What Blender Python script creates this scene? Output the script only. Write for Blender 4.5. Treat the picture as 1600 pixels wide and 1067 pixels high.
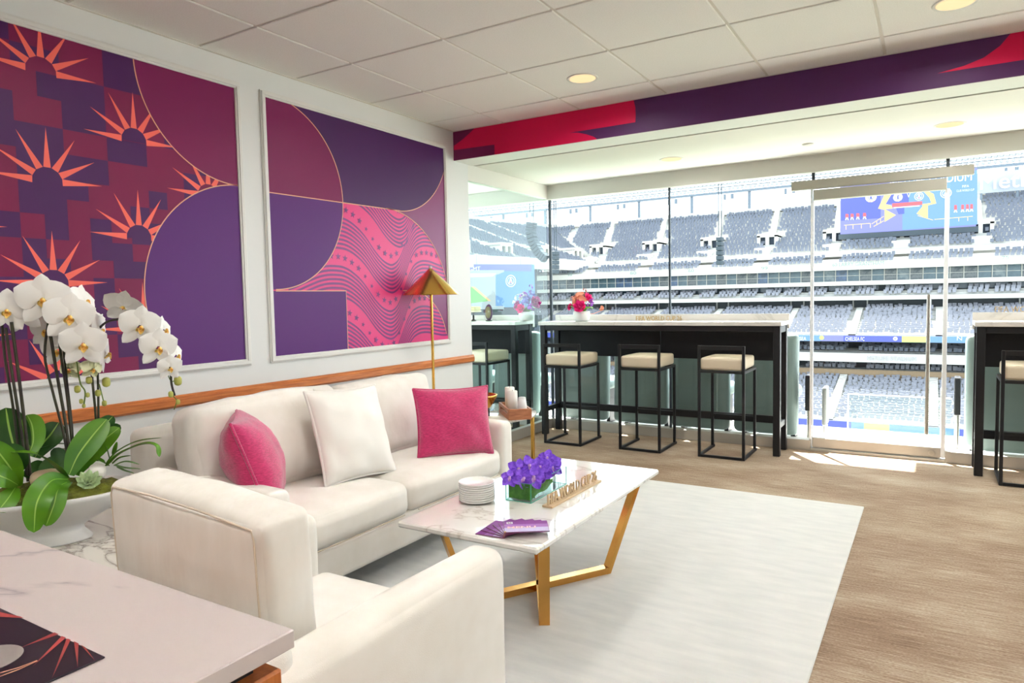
import bpy, bmesh, math, random
import numpy as np
from mathutils import Vector, Matrix, noise
for o in list(bpy.data.objects): bpy.data.objects.remove(o)
SC = bpy.context.scene; COL = SC.collection
random.seed(7); rng = np.random.default_rng(7)
R = math.radians
# ---------------------------------------------------------------- camera
FPX, YAW, PIT, ROL, CZ = 1076.572, R(31.45648), R(3.52445), R(-1.14418), 1.36
_f = Vector((-math.sin(YAW)*math.cos(PIT), math.cos(YAW)*math.cos(PIT), -math.sin(PIT)))
_r = Vector((math.cos(YAW), math.sin(YAW), 0)); _u = _r.cross(_f)
CR = _r*math.cos(ROL) + _u*math.sin(ROL); CU = -_r*math.sin(ROL) + _u*math.cos(ROL); CF = _f
cam = bpy.data.objects.new('camera', bpy.data.cameras.new('camera')); COL.objects.link(cam)
cam.matrix_world = Matrix(((CR.x, CU.x, -CF.x, 0), (CR.y, CU.y, -CF.y, 0), (CR.z, CU.z, -CF.z, CZ), (0, 0, 0, 1)))
cam.data.sensor_width = 36; cam.data.lens = FPX*36/1600; cam.data.clip_start = .02; cam.data.clip_end = 1000
SC.camera = cam
# ---------------------------------------------------------------- world, sun, exposure
W = bpy.data.worlds.new('sky'); SC.world = W; W.use_nodes = True
bg = W.node_tree.nodes['Background']; bg.inputs[0].default_value = (.82, .91, 1, 1); bg.inputs[1].default_value = 2.7
sl = bpy.data.lights.new('sun', 'SUN'); sl.energy = 25.0; sl.angle = R(.6); sl.color = (1, .985, .96)
sun = bpy.data.objects.new('sun', sl); COL.objects.link(sun)
sun.rotation_euler = Vector((.285, -.41, -.866)).to_track_quat('-Z', 'Y').to_euler()
vs = SC.view_settings; vs.view_transform = 'Standard'; vs.look = 'None'; vs.exposure = 0.87; vs.gamma = 1; vs.use_curve_mapping = False
LAMP_W = 6.5        # watts of each recessed downlight

def at(px, py, ax, v):
    """point where the sight line of a photo pixel meets the plane axis=v"""
    d = CR*((px-800)/FPX) + CU*(-(py-533.5)/FPX) + CF
    t = (v - (0, 0, CZ)[ax])/d[ax]
    return Vector((0, 0, CZ)) + d*t
def atp(px, py, base, dd=0.0):
    """same, with the upright plane through base that faces the room's viewer side"""
    n = Vector((base[0], base[1], 0)).normalized(); b = Vector(base) + n*dd
    d = CR*((px-800)/FPX) + CU*(-(py-533.5)/FPX) + CF; c = Vector((0, 0, CZ))
    return c + d*((b-c).dot(n)/d.dot(n))
# ---------------------------------------------------------------- materials
def C(r, g, b):
    f = lambda c: (c/255/12.92 if c/255 <= .04045 else ((c/255+.055)/1.055)**2.4)
    return (f(r), f(g), f(b), 1)
MATS = {}
def M(name, col, rough=.5, metal=0, nz=None, bump=None, emit=0, spec=.5, coat=0, sheen=0, stretch=None, sss=0):
    if name in MATS: return MATS[name]
    m = bpy.data.materials.new(name); m.use_nodes = True; MATS[name] = m
    nt = m.node_tree; b = nt.nodes['Principled BSDF']
    b.inputs['Base Color'].default_value = col; b.inputs['Roughness'].default_value = rough
    b.inputs['Metallic'].default_value = metal; b.inputs['Specular IOR Level'].default_value = spec
    b.inputs['Coat Weight'].default_value = coat; b.inputs['Sheen Weight'].default_value = sheen
    if emit:
        b.inputs['Base Color'].default_value = (.02, .02, .02, 1)
        b.inputs['Emission Color'].default_value = col; b.inputs['Emission Strength'].default_value = emit
    if nz or bump:
        tc = nt.nodes.new('ShaderNodeTexCoord'); mp = nt.nodes.new('ShaderNodeMapping')
        nt.links.new(tc.outputs['Object'], mp.inputs[0])
        if stretch: mp.inputs['Scale'].default_value = stretch
    if nz:
        sc, col2, lo, hi = nz
        n = nt.nodes.new('ShaderNodeTexNoise'); n.inputs['Scale'].default_value = sc; n.inputs['Detail'].default_value = 4
        r = nt.nodes.new('ShaderNodeValToRGB'); r.color_ramp.elements[0].position = lo; r.color_ramp.elements[1].position = hi
        r.color_ramp.elements[0].color = col2; r.color_ramp.elements[1].color = col
        nt.links.new(mp.outputs[0], n.inputs['Vector']); nt.links.new(n.outputs['Fac'], r.inputs[0]); nt.links.new(r.outputs[0], b.inputs['Base Color'])
    if bump:
        n2 = nt.nodes.new('ShaderNodeTexNoise'); n2.inputs['Scale'].default_value = bump[0]; n2.inputs['Detail'].default_value = 3
        bp = nt.nodes.new('ShaderNodeBump'); bp.inputs['Strength'].default_value = bump[1]; bp.inputs['Distance'].default_value = bump[2] if len(bump) > 2 else .01
        nt.links.new(mp.outputs[0], n2.inputs['Vector']); nt.links.new(n2.outputs['Fac'], bp.inputs['Height']); nt.links.new(bp.outputs[0], b.inputs['Normal'])
    return m
def glass_mat(name, tint, fac=1.0):
    m = bpy.data.materials.new(name); m.use_nodes = True; nt = m.node_tree; nt.nodes.clear()
    o = nt.nodes.new('ShaderNodeOutputMaterial'); mx = nt.nodes.new('ShaderNodeMixShader')
    t = nt.nodes.new('ShaderNodeBsdfTransparent'); t.inputs[0].default_value = tint
    g = nt.nodes.new('ShaderNodeBsdfGlossy'); g.inputs['Roughness'].default_value = .01
    f = nt.nodes.new('ShaderNodeFresnel'); f.inputs[0].default_value = 1.45
    mu = nt.nodes.new('ShaderNodeMath'); mu.operation = 'MULTIPLY'; mu.inputs[1].default_value = fac
    ge = nt.nodes.new('ShaderNodeNewGeometry'); iv = nt.nodes.new('ShaderNodeMath'); iv.operation = 'SUBTRACT'; iv.inputs[0].default_value = 1; m3 = nt.nodes.new('ShaderNodeMath'); m3.operation = 'MULTIPLY'
    nt.links.new(ge.outputs['Backfacing'], iv.inputs[1]); nt.links.new(f.outputs[0], mu.inputs[0]); nt.links.new(mu.outputs[0], m3.inputs[0]); nt.links.new(iv.outputs[0], m3.inputs[1]); nt.links.new(m3.outputs[0], mx.inputs[0]); nt.links.new(t.outputs[0], mx.inputs[1]); nt.links.new(g.outputs[0], mx.inputs[2]); nt.links.new(mx.outputs[0], o.inputs[0])
    return m
def marble(name, base, vein, scale=1.2, rough=.12, lo=.0, w=.05, coat=0.):
    m = bpy.data.materials.new(name); m.use_nodes = True; nt = m.node_tree; b = nt.nodes['Principled BSDF']
    tc = nt.nodes.new('ShaderNodeTexCoord'); n = nt.nodes.new('ShaderNodeTexNoise'); n.inputs['Scale'].default_value = scale; n.inputs['Detail'].default_value = 6; n.inputs['Distortion'].default_value = 1.6
    mp = nt.nodes.new('ShaderNodeMapping'); mp.inputs['Rotation'].default_value = (0, 0, .7); mp.inputs['Scale'].default_value = (1, 2.2, 1)
    s = nt.nodes.new('ShaderNodeMath'); s.operation = 'SUBTRACT'; s.inputs[1].default_value = .5
    a = nt.nodes.new('ShaderNodeMath'); a.operation = 'ABSOLUTE'
    r = nt.nodes.new('ShaderNodeValToRGB'); r.color_ramp.elements[0].position = lo; r.color_ramp.elements[0].color = vein; r.color_ramp.elements[1].position = w; r.color_ramp.elements[1].color = base
    e = r.color_ramp.elements.new(w*.35); e.color = tuple(vein[i]*.35+base[i]*.65 for i in range(4))
    L = nt.links.new; L(tc.outputs['Object'], mp.inputs[0]); L(mp.outputs[0], n.inputs['Vector']); L(n.outputs['Fac'], s.inputs[0]); L(s.outputs[0], a.inputs[0]); L(a.outputs[0], r.inputs[0]); L(r.outputs[0], b.inputs['Base Color'])
    b.inputs['Roughness'].default_value = rough; b.inputs['Coat Weight'].default_value = coat; b.inputs['Coat Roughness'].default_value = .04
    return m
wall_m = M('wall_paint', C(232, 233, 231), .55, bump=(220, .05, .002))
trim_m = M('trim_paint', C(232, 231, 226), .4)
ceil_m = M('ceiling_tile', C(246, 244, 239), .85, nz=(160, C(240, 238, 232), .35, .6), bump=(300, .12, .002))
grid_m = M('ceiling_grid', C(222, 216, 206), .6)
bay_m = M('bay_plaster', C(237, 235, 228), .7)
head_m = M('header_grey', C(212, 212, 204), .6)
rail_m = M('door_rail_grey', C(168, 166, 154), .5)
groove_m = M('groove_dark', C(50, 55, 48), .6)
wood_m = M('rail_wood', C(214, 132, 70), .35, nz=(6, C(176, 96, 44), .3, .7), stretch=(14, 1, 14))
wood2_m = M('cabinet_wood', C(196, 116, 52), .4, nz=(6, C(150, 80, 32), .3, .7), stretch=(12, 12, 1))
tray_m = M('tray_wood', C(184, 122, 84), .5, nz=(9, C(150, 92, 60), .3, .7), stretch=(2, 2, 12))
fab_m = M('cream_fabric', C(243, 238, 230), .9, nz=(9, C(236, 230, 220), .3, .7), bump=(420, .18, .003), sheen=.2)
fabs_m = M('seam_fabric', C(222, 208, 188), .9, bump=(300, .1, .002))
wrk_m = M('wrinkled_fabric', C(243, 238, 230), .9, nz=(9, C(236, 230, 220), .3, .7), bump=(8, .30, .02), sheen=.2, stretch=(2.2, 1.0, .6))
pil_m = M('white_pillow', C(247, 243, 236), .9, bump=(500, .2, .003), sheen=.2)
pink_m = M('pink_chenille', C(218, 50, 118), .85, nz=(60, C(186, 26, 92), .35, .65), bump=(200, .5, .004), sheen=.7, stretch=(1, 1, 5))
rug_m = M('rug_pile', C(224, 223, 220), 1, nz=(5, C(212, 212, 210), .3, .7), bump=(260, .5, .01), stretch=(1, 4, 1))
blk_m = M('black_steel', C(26, 26, 29), .45, bump=(120, .03), spec=.3)
panel_m = M('black_panel', C(30, 31, 35), .55, spec=.2)
seat_m = M('bone_leather', C(222, 208, 184), .5, bump=(150, .08))
brass_m = M('brushed_brass', C(236, 188, 96), .2, 1)
gold_m = M('polished_gold', C(226, 170, 92), .16, 1)
steel_m = M('satin_steel', C(196, 192, 184), .35, .9)
alu_m = M('anodised_curb', C(176, 172, 164), .45, .3)
glass_m = glass_mat('window_glass', (.97, .985, .98, 1), .5)
sglass_m = glass_mat('partition_glass', (.86, .94, .92, 1), .9)
vglass_m = glass_mat('vase_glass', (.93, .98, .96, 1), 1)
edge_m = M('glass_edge', C(244, 248, 252), .15, spec=.8)
gedge_m = M('green_glass_edge', C(90, 190, 160), .15, spec=.8)
gap_m = M('mullion_joint', C(44, 56, 66), .5)
mtable_m = marble('white_marble', C(240, 237, 232), C(206, 198, 190), 1.1, .06, 0, .03, .6)
mbar_m = marble('quartz_bar', C(232, 228, 224), C(214, 210, 206), 1.2, .25, 0, .03)
mcount_m = marble('quartz_counter', C(206, 194, 191), C(160, 150, 154), .7, .32, 0, .016)
mend_m = marble('grey_vein_marble', C(232, 228, 220), C(150, 140, 132), 2.2, .2, 0, .06)
china_m = M('white_china', C(246, 245, 242), .12, coat=.5)
cer_m = M('matt_ceramic', C(240, 240, 238), .4, bump=(60, .04))
leaf_m = M('orchid_leaf', C(96, 150, 26), .35, nz=(5, C(56, 112, 14), .3, .7), spec=.4)
rib_m = M('leaf_midrib', C(150, 190, 84), .5)
leaf2_m = M('dark_leaf', C(48, 98, 30), .4, nz=(6, C(30, 70, 22), .3, .7), spec=.35)
moss_m = M('moss', C(128, 136, 36), 1, nz=(30, C(84, 84, 22), .3, .7), bump=(90, 1, .02))
soil_m = M('bark', C(70, 50, 30), 1, bump=(60, 1, .02))
stem_m = M('orchid_stem', C(62, 66, 40), .5, nz=(14, C(44, 34, 34), .35, .65))
gstem_m = M('green_stem', C(104, 128, 50), .5)
petal_m = M('white_petal', C(248, 246, 242), .55)
cpetal_m = M('cream_petal', C(232, 234, 196), .55)
lip_m = M('yellow_lip', C(255, 226, 130), .5, nz=(160, C(236, 150, 36), .36, .52))
bud_m = M('bud', C(176, 178, 88), .5)
vanda_m = M('vanda_petal', C(150, 92, 240), .5, nz=(75, C(108, 52, 210), .38, .6))
vlip_m = M('vanda_lip', C(214, 170, 226), .5, nz=(60, C(120, 40, 170), .35, .55))
PR = dict(rough=.42, spec=.28)
wred_m = M('print_maroon', C(122, 20, 72), **PR); wpur_m = M('print_purple', C(88, 32, 112), **PR); wdk_m = M('print_dark_purple', C(70, 26, 86), **PR)
wlm_m = M('print_mulberry', C(120, 20, 80), **PR); wcheck_m = M('print_plum', C(74, 26, 88), **PR); coral_m = M('print_coral', C(250, 112, 98), **PR)
peach_m = M('print_gold_line', C(232, 170, 140), **PR); ppink_m = M('print_pink', C(224, 58, 128), rough=.36, spec=.4); pstr_m = M('print_stripe', C(124, 52, 122), rough=.36, spec=.4); wmau_m = M('print_mauve', C(128, 46, 102), rough=.36, spec=.4)
sred_m = M('band_red', C(214, 8, 76), .5, spec=.25); sdk_m = M('band_purple', C(78, 36, 88), .5, spec=.25); sdk2_m = M('band_wine', C(108, 22, 76), .5, spec=.25)
conc_m = M('pale_concrete', C(164, 164, 159), .9, nz=(.6, C(154, 154, 149), .3, .7))
cream_m = M('stand_fascia', C(178, 177, 170), .8)
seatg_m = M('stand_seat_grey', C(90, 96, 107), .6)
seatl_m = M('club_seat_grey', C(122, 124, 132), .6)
dwin_m = M('suite_glass', C(70, 92, 100), .25, nz=(1.1, C(40, 60, 70), .4, .6))
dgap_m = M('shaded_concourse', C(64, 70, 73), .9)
teal_m = M('teal_vinyl', C(112, 128, 125), .5, bump=(90, .05))
lgrey_m = M('light_grey_plastic', C(110, 112, 110), .5)
deck_m = M('balcony_concrete', C(224, 221, 214), .9)
letter_m = M('wood_letters', C(206, 178, 140), .5)
gletter_m = M('gold_letters', C(196, 166, 110), .4, .3)
white_m = M('white_plastic', C(245, 245, 245), .5)
led_w = M('led_white', C(235, 240, 250), .5, emit=1.0)
led_b = M('led_blue', C(66, 84, 190), .5, emit=.95); led_c = M('led_sky', C(98, 150, 205), .5, emit=.95); led_g = M('led_lime', C(190, 218, 120), .5, emit=.95); led_v = M('led_violet', C(120, 126, 205), .5, emit=.95)
led_r = M('led_red', C(232, 78, 92), .5, emit=.95); led_y = M('led_gold', C(232, 204, 130), .5, emit=.95); led_o = M('led_orange', C(236, 196, 150), .5, emit=.95); led_pg = M('led_pitch_green', C(128, 198, 120), .5, emit=.95); led_gr = M('led_stand_grey', C(178, 188, 196), .5, emit=.95)
steelb_m = M('roof_steel', C(92, 104, 114), .6); dark_m = M('loudspeaker_dark', C(44, 56, 64), .6); grass_m = M('pitch_grass', C(74, 86, 62), .95)
lens_m = M('downlight_lens', C(255, 214, 160), .4, emit=.62)
coneg_m = M('downlight_cone', C(255, 226, 180), .3)

def carpet():
    m = bpy.data.materials.new('woven_carpet'); m.use_nodes = True; nt = m.node_tree; b = nt.nodes['Principled BSDF']; L = nt.links.new
    tc = nt.nodes.new('ShaderNodeTexCoord')
    def nz(scale, sx, sy, det=3):
        mp = nt.nodes.new('ShaderNodeMapping'); mp.inputs['Scale'].default_value = (sx, sy, 1); L(tc.outputs['Object'], mp.inputs[0])
        n = nt.nodes.new('ShaderNodeTexNoise'); n.inputs['Scale'].default_value = scale; n.inputs['Detail'].default_value = det; L(mp.outputs[0], n.inputs['Vector']); return n.outputs['Fac']
    streak = nz(14, .5, 8); fine = nz(130, .7, 2.2); blotch = nz(1.4, 1, 2)
    r = nt.nodes.new('ShaderNodeValToRGB'); cr = r.color_ramp
    cr.elements[0].position = .38; cr.elements[0].color = C(120, 97, 78); cr.elements[1].position = .63; cr.elements[1].color = C(186, 172, 152)
    e = cr.elements.new(.5); e.color = C(152, 131, 111)
    a = nt.nodes.new('ShaderNodeMath'); a.operation = 'ADD'; a2 = nt.nodes.new('ShaderNodeMath'); a2.operation = 'ADD'; mu = nt.nodes.new('ShaderNodeMath'); mu.operation = 'MULTIPLY'; mu.inputs[1].default_value = 1/3
    L(streak, a.inputs[0]); L(fine, a.inputs[1]); L(a.outputs[0], a2.inputs[0]); L(blotch, a2.inputs[1]); L(a2.outputs[0], mu.inputs[0]); L(mu.outputs[0], r.inputs[0]); L(r.outputs[0], b.inputs['Base Color'])
    bp = nt.nodes.new('ShaderNodeBump'); bp.inputs['Strength'].default_value = .35; bp.inputs['Distance'].default_value = .005; L(fine, bp.inputs['Height']); L(bp.outputs[0], b.inputs['Normal'])
    b.inputs['Roughness'].default_value = .95; b.inputs['Specular IOR Level'].default_value = .15
    return m
carpet_m = carpet()
# ---------------------------------------------------------------- mesh builder
class MB:
    def __init__(s): s.v = []; s.f = []; s.mi = []; s.sm = []
    def add(s, vs, fs, mi=0, sm=False, X=None):
        o = len(s.v)
        s.v += [tuple(X @ Vector(p)) for p in vs] if X is not None else [tuple(p) for p in vs]
        for f in fs: s.f.append(tuple(i+o for i in f)); s.mi.append(mi); s.sm.append(sm)
        return s
    def box(s, a, b, bev=0, mi=0, X=None):
        c = [(a[i]+b[i])/2 for i in range(3)]; h = [abs(b[i]-a[i])/2 for i in range(3)]
        if bev <= 0:
            vs = [(c[0]+sx*h[0], c[1]+sy*h[1], c[2]+sz*h[2]) for sx in (-1, 1) for sy in (-1, 1) for sz in (-1, 1)]
            return s.add(vs, [(0, 1, 3, 2), (4, 6, 7, 5), (0, 4, 5, 1), (2, 3, 7, 6), (0, 2, 6, 4), (1, 5, 7, 3)], mi, False, X)
        bev = min(bev, min(h)*.98); vs = []; idx = {}
        for sx in (-1, 1):
            for sy in (-1, 1):
                for sz in (-1, 1):
                    S = (sx, sy, sz)
                    for k in range(3):
                        idx[(S, k)] = len(vs)
                        vs.append([c[i]+S[i]*(h[i] if i == k else h[i]-bev) for i in range(3)])
        fs = []
        for k in range(3):
            i, j = [(1, 2), (2, 0), (0, 1)][k]
            for sg in (-1, 1):
                q = []
                for (p, r) in ((-1, -1), (1, -1), (1, 1), (-1, 1)):
                    S = [0, 0, 0]; S[k] = sg; S[i] = p; S[j] = r; q.append(idx[(tuple(S), k)])
                fs.append(tuple(q if sg > 0 else q[::-1]))
            for p in (-1, 1):
                for r in (-1, 1):
                    A = [0, 0, 0]; B = [0, 0, 0]; A[i] = B[i] = p; A[j] = B[j] = r; A[k] = -1; B[k] = 1
                    q = (idx[(tuple(A), i)], idx[(tuple(B), i)], idx[(tuple(B), j)], idx[(tuple(A), j)])
                    fs.append(q if p*r < 0 else q[::-1])
        for S in [(x, y, z) for x in (-1, 1) for y in (-1, 1) for z in (-1, 1)]:
            q = (idx[(S, 0)], idx[(S, 1)], idx[(S, 2)]); fs.append(q if S[0]*S[1]*S[2] > 0 else q[::-1])
        return s.add(vs, fs, mi, False, X)
    def rbox(s, size, r, bul=(0, 0, 0), m=5, k=4, X=None, mi=0, nzamp=0, seed=0):
        """soft rounded box centred on origin"""
        h = [x/2 for x in size]; ax = []
        for i in range(3):
            ri = min(r, h[i]*.99); e = [ri*(1-math.cos(t*math.pi/2/k)) for t in range(k+1)]
            mid = [ri + (2*h[i]-2*ri)*t/m for t in range(1, m)]
            ax.append([-h[i]+x for x in e] + [-h[i]+x for x in mid] + [h[i]-x for x in e[::-1]])
        vs = []; key = {}; fs = []
        def vert(p):
            kk = tuple(round(x, 6) for x in p)
            if kk in key: return key[kk]
            inn = Vector([max(-(h[i]-min(r, h[i]*.99)), min(h[i]-min(r, h[i]*.99), p[i])) for i in range(3)])
            d = Vector(p)-inn; q = inn + d.normalized()*min(r, min(h)*.99) if d.length > 1e-9 else Vector(p)
            u = [p[i]/h[i] for i in range(3)]
            for i in range(3):
                if bul[i]:
                    j, l = (i+1) % 3, (i+2) % 3
                    q[i] += u[i]*bul[i]*(1-u[j]**2)*(1-u[l]**2)
            if nzamp:
                nv = noise.noise_vector(Vector(p)*7+Vector((seed, seed*2, 0))); q = q + nv*nzamp
                nv = noise.noise_vector(Vector(p)*19+Vector((seed, 3, seed))); q = q + nv*nzamp*.35
            key[kk] = len(vs); vs.append(tuple(q)); return key[kk]
        for i in range(3):
            j, l = (i+1) % 3, (i+2) % 3
            for sg in (-1, 1):
                for a in range(len(ax[j])-1):
                    for b in range(len(ax[l])-1):
                        q = []
                        for (da, db) in ((0, 0), (1, 0), (1, 1), (0, 1)):
                            p = [0, 0, 0]; p[i] = sg*h[i]; p[j] = ax[j][a+da]; p[l] = ax[l][b+db]; q.append(vert(p))
                        if len(set(q)) > 2: fs.append(tuple(q if sg > 0 else q[::-1]))
        return s.add(vs, fs, mi, True, X)
    def tube(s, pts, rad, n=8, mi=0, sm=True, caps=True, X=None, sq=False):
        pts = [Vector(p) for p in pts]; rads = rad if isinstance(rad, (list, tuple)) else [rad]*len(pts)
        vs = []; fs = []; t0 = (pts[1]-pts[0]).normalized()
        up = Vector((0, 0, 1)) if abs(t0.z) < .9 else Vector((1, 0, 0)); a = t0.cross(up).normalized()
        for i, p in enumerate(pts):
            t = (pts[min(i+1, len(pts)-1)]-pts[max(i-1, 0)]).normalized(); a = (a - t*a.dot(t)).normalized(); b = t.cross(a)
            for k in range(n):
                th = 2*math.pi*k/n; vs.append(p + (a*math.cos(th)+b*math.sin(th))*rads[i])
        for i in range(len(pts)-1):
            for k in range(n):
                k2 = (k+1) % n; fs.append((i*n+k, i*n+k2, (i+1)*n+k2, (i+1)*n+k))
        s.add(vs, fs, mi, sm, X)
        if caps:
            o = len(vs)-n; s.add(vs[:n], [tuple(range(n))[::-1]], mi, False, X); s.add(vs[o:], [tuple(range(n))], mi, False, X)
        return s
    def lathe(s, prof, n=24, mi=0, sm=True, X=None, ex=1.0):
        vs = []; fs = []
        for (r, z) in prof:
            for k in range(n):
                th = 2*math.pi*k/n; vs.append((r*math.cos(th)*ex, r*math.sin(th), z))
        for i in range(len(prof)-1):
            for k in range(n):
                k2 = (k+1) % n; fs.append((i*n+k, i*n+k2, (i+1)*n+k2, (i+1)*n+k))
        return s.add(vs, fs, mi, sm, X)
    def grid(s, P, mi=0, sm=True, X=None, flip=False):
        n, m = len(P), len(P[0]); vs = [p for row in P for p in row]; fs = []
        for i in range(n-1):
            for j in range(m-1):
                q = (i*m+j, i*m+j+1, (i+1)*m+j+1, (i+1)*m+j); fs.append(q[::-1] if flip else q)
        return s.add(vs, fs, mi, sm, X)
    def build(s, name, mats, parent=None, stuff=False):
        me = bpy.data.meshes.new(name); me.from_pydata(s.v, [], s.f)
        for m in (mats if isinstance(mats, (list, tuple)) else [mats]): me.materials.append(m)
        me.polygons.foreach_set('material_index', s.mi); me.polygons.foreach_set('use_smooth', s.sm); me.update()
        o = bpy.data.objects.new(name, me); COL.objects.link(o)
        if parent: attach(o, parent)
        if stuff: o['kind'] = 'stuff'
        return o
def mw(o):
    return Matrix.LocRotScale(o.location, o.rotation_euler, o.scale)
def attach(o, p):
    """parent o (drawn in world coordinates) to p without moving it"""
    o.parent = p
    if 'home' not in p: return o
    o.matrix_parent_inverse = Matrix.Translation(-Vector(p['home'])); return o
def thing(name, label, cat, loc=(0, 0, 0), group=None, local=False):
    o = bpy.data.objects.new(name, None); COL.objects.link(o); o.location = loc; o.empty_display_size = .1
    o['label'] = label; o['category'] = cat
    if group: o['group'] = group
    if not local: o['home'] = tuple(loc)
    return o
def tag(o, label, cat, group=None):
    o['label'] = label; o['category'] = cat
    if group: o['group'] = group
    return o
def struct(o): o['kind'] = 'structure'; return o
def sempty(name, loc=(0, 0, 0)):
    o = bpy.data.objects.new(name, None); COL.objects.link(o); o.location = loc; o['kind'] = 'structure'; o['home'] = tuple(loc); return o
def dup(root, loc, rz=0, label=None, group=None, scale=None):
    r = root.copy(); COL.objects.link(r); r.location = loc; r.rotation_euler = (0, 0, rz)
    if scale: r.scale = scale
    if label: r['label'] = label
    if group: r['group'] = group
    for ch in list(root.children):
        c = ch.copy(); COL.objects.link(c); c.parent = r
        for g in ch.children:
            d = g.copy(); COL.objects.link(d); d.parent = c
    return r
def text_mesh(txt, size, depth, bold=0.0, align='LEFT', sx=1.0):
    cu = bpy.data.curves.new('t', 'FONT'); cu.body = txt; cu.size = size; cu.extrude = depth/2; cu.align_x = align; cu.offset = bold; cu.resolution_u = 3
    ob = bpy.data.objects.new('t', cu); COL.objects.link(ob)
    dg = bpy.context.evaluated_depsgraph_get(); me = bpy.data.meshes.new_from_object(ob.evaluated_get(dg))
    vs = [(v.co.x*sx, v.co.y, v.co.z) for v in me.vertices]; fs = [tuple(p.vertices) for p in me.polygons]
    bpy.data.objects.remove(ob); bpy.data.curves.remove(cu); bpy.data.meshes.remove(me)
    return vs, fs
XF = Matrix(((1, 0, 0, 0), (0, 0, -1, 0), (0, 1, 0, 0), (0, 0, 0, 1)))      # text lying in XY -> standing in XZ, facing -Y
def frameX(o, x, y, z):   # matrix from columns
    return Matrix(((x[0], y[0], z[0], o[0]), (x[1], y[1], z[1], o[1]), (x[2], y[2], z[2], o[2]), (0, 0, 0, 1)))
# ================================================================ ROOM
LW, WY, CEIL, BAY, SOFY, XR, YB = -3.426, 6.409, 2.757, 2.522, 4.73, 4.6, -4.2
struct(MB().box((LW-.3, YB, -.2), (XR, WY-.05, 0)).build('floor', carpet_m))
wl = struct(MB().box((LW-.16, YB, 0), (LW, 4.93, CEIL+.1)).build('wall_left', wall_m))
struct(MB().box((XR, YB, 0), (XR+.15, WY, CEIL+.1)).build('wall_right', wall_m))
struct(MB().box((LW-.16, YB-.15, 0), (XR+.15, YB, CEIL+.1)).build('wall_back', wall_m))
# main ceiling : slab above, lay-in tiles and grid below
ce = struct(MB().box((LW-.16, YB-.15, CEIL+.03), (XR+.15, SOFY+.02, CEIL+.12)).build('ceiling', ceil_m))
gx = [LW] + [-2.934+.6675*i for i in range(12) if -2.934+.6675*i < XR] + [XR]
gy = [YB] + [4.39-.6675*i for i in range(12, -1, -1)] + [SOFY]
tile_mesh = {}
for i in range(len(gx)-1):
    for j in range(len(gy)-1):
        w, d = gx[i+1]-gx[i]-.016, gy[j+1]-gy[j]-.016
        key = (round(w, 3), round(d, 3)); cx, cy = (gx[i]+gx[i+1])/2, (gy[j]+gy[j+1])/2
        if key not in tile_mesh:
            t = MB().box((-w/2, -d/2, CEIL-.001), (w/2, d/2, CEIL+.03), .004).build('ceiling_tile', ceil_m, ce); tile_mesh[key] = t.data
        else:
            t = bpy.data.objects.new('ceiling_tile', tile_mesh[key]); COL.objects.link(t); t.parent = ce
        t.location = (cx, cy, 0)
g = MB()
for x in gx[1:-1]: g.box((x-.012, YB, CEIL+.006), (x+.012, SOFY, CEIL+.028))
for y in gy[1:-1]: g.box((LW, y-.012, CEIL+.0055), (XR, y+.012, CEIL+.0275))
for (a_, b_) in (((LW, YB, CEIL-.004), (LW+.014, SOFY, CEIL+.03)), ((XR-.014, YB, CEIL-.004), (XR, SOFY, CEIL+.03)), ((LW, YB, CEIL-.0045), (XR, YB+.014, CEIL+.03)), ((LW, SOFY-.012, CEIL-.0045), (XR, SOFY-.0035, CEIL+.03))): g.box(a_, b_)
g.build('grid_rail', grid_m, ce)
# soffit band, sliding-track groove, bay ceiling, window header
so = struct(MB().box((LW-.16, SOFY, 2.517), (XR, 4.99, CEIL+.1)).build('trim_1', trim_m))
struct(MB().box((LW, 4.99, 2.53), (XR, 5.045, 2.60)).build('trim_2', groove_m))
NBX = -6.2     # the neighbouring suite's bay runs on behind the partition glass
struct(MB().box((LW-.055, 5.045, BAY), (XR, 6.5, BAY+.2)).build('ceiling_bay', bay_m))
struct(MB().box((NBX, 4.93, BAY), (LW-.055, 6.5, BAY+.2)).build('ceiling_neighbour', bay_m))
struct(MB().box((NBX, 6.352, 2.378), (XR, 6.47, BAY)).build('trim_3', head_m))
struct(MB().box((LW-.055, 4.93, 2.386), (LW+.0, 6.352, BAY-.001)).build('trim_4', bay_m))
struct(MB().box((NBX, 2.0, 0), (NBX+.1, 6.5, BAY+.2)).build('wall_neighbour', wall_m))
struct(MB().box((NBX, 2.0, -.2), (LW-.3, WY-.05, 0)).build('floor_neighbour', carpet_m))
struct(MB().box((NBX, 4.2, BAY), (LW-.16, 4.93, BAY+.2)).build('ceiling_neighbour', bay_m))
# chair rail
rail = MB(); rail.box((LW, YB, .822), (LW+.03, 4.936, .878), .012); rail.box((LW, YB, .868), (LW+.02, 4.936, .886), .006)
struct(rail.build('trim_5', wood_m))
struct(MB().box((LW, YB, 0), (LW+.014, 4.93, .1), .004).build('baseboard_left', trim_m))
# curb under the window wall and under the partition
struct(MB().box((XR, WY-.05, -.2), (.098, WY+.05, .092), .004).build('baseboard_window_right', alu_m))
struct(MB().box((-.888, WY-.05, -.2), (NBX, WY+.05, .092), .004).build('baseboard_window_left', alu_m))
struct(MB().box((LW-.04, 4.93, 0), (LW+.02, WY-.05, .1), .004).build('baseboard_partition', alu_m))
struct(MB().box((-.888, WY-.05, -.2), (.098, WY+.05, .022), .003).build('trim_6', alu_m))     # door threshold
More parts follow.
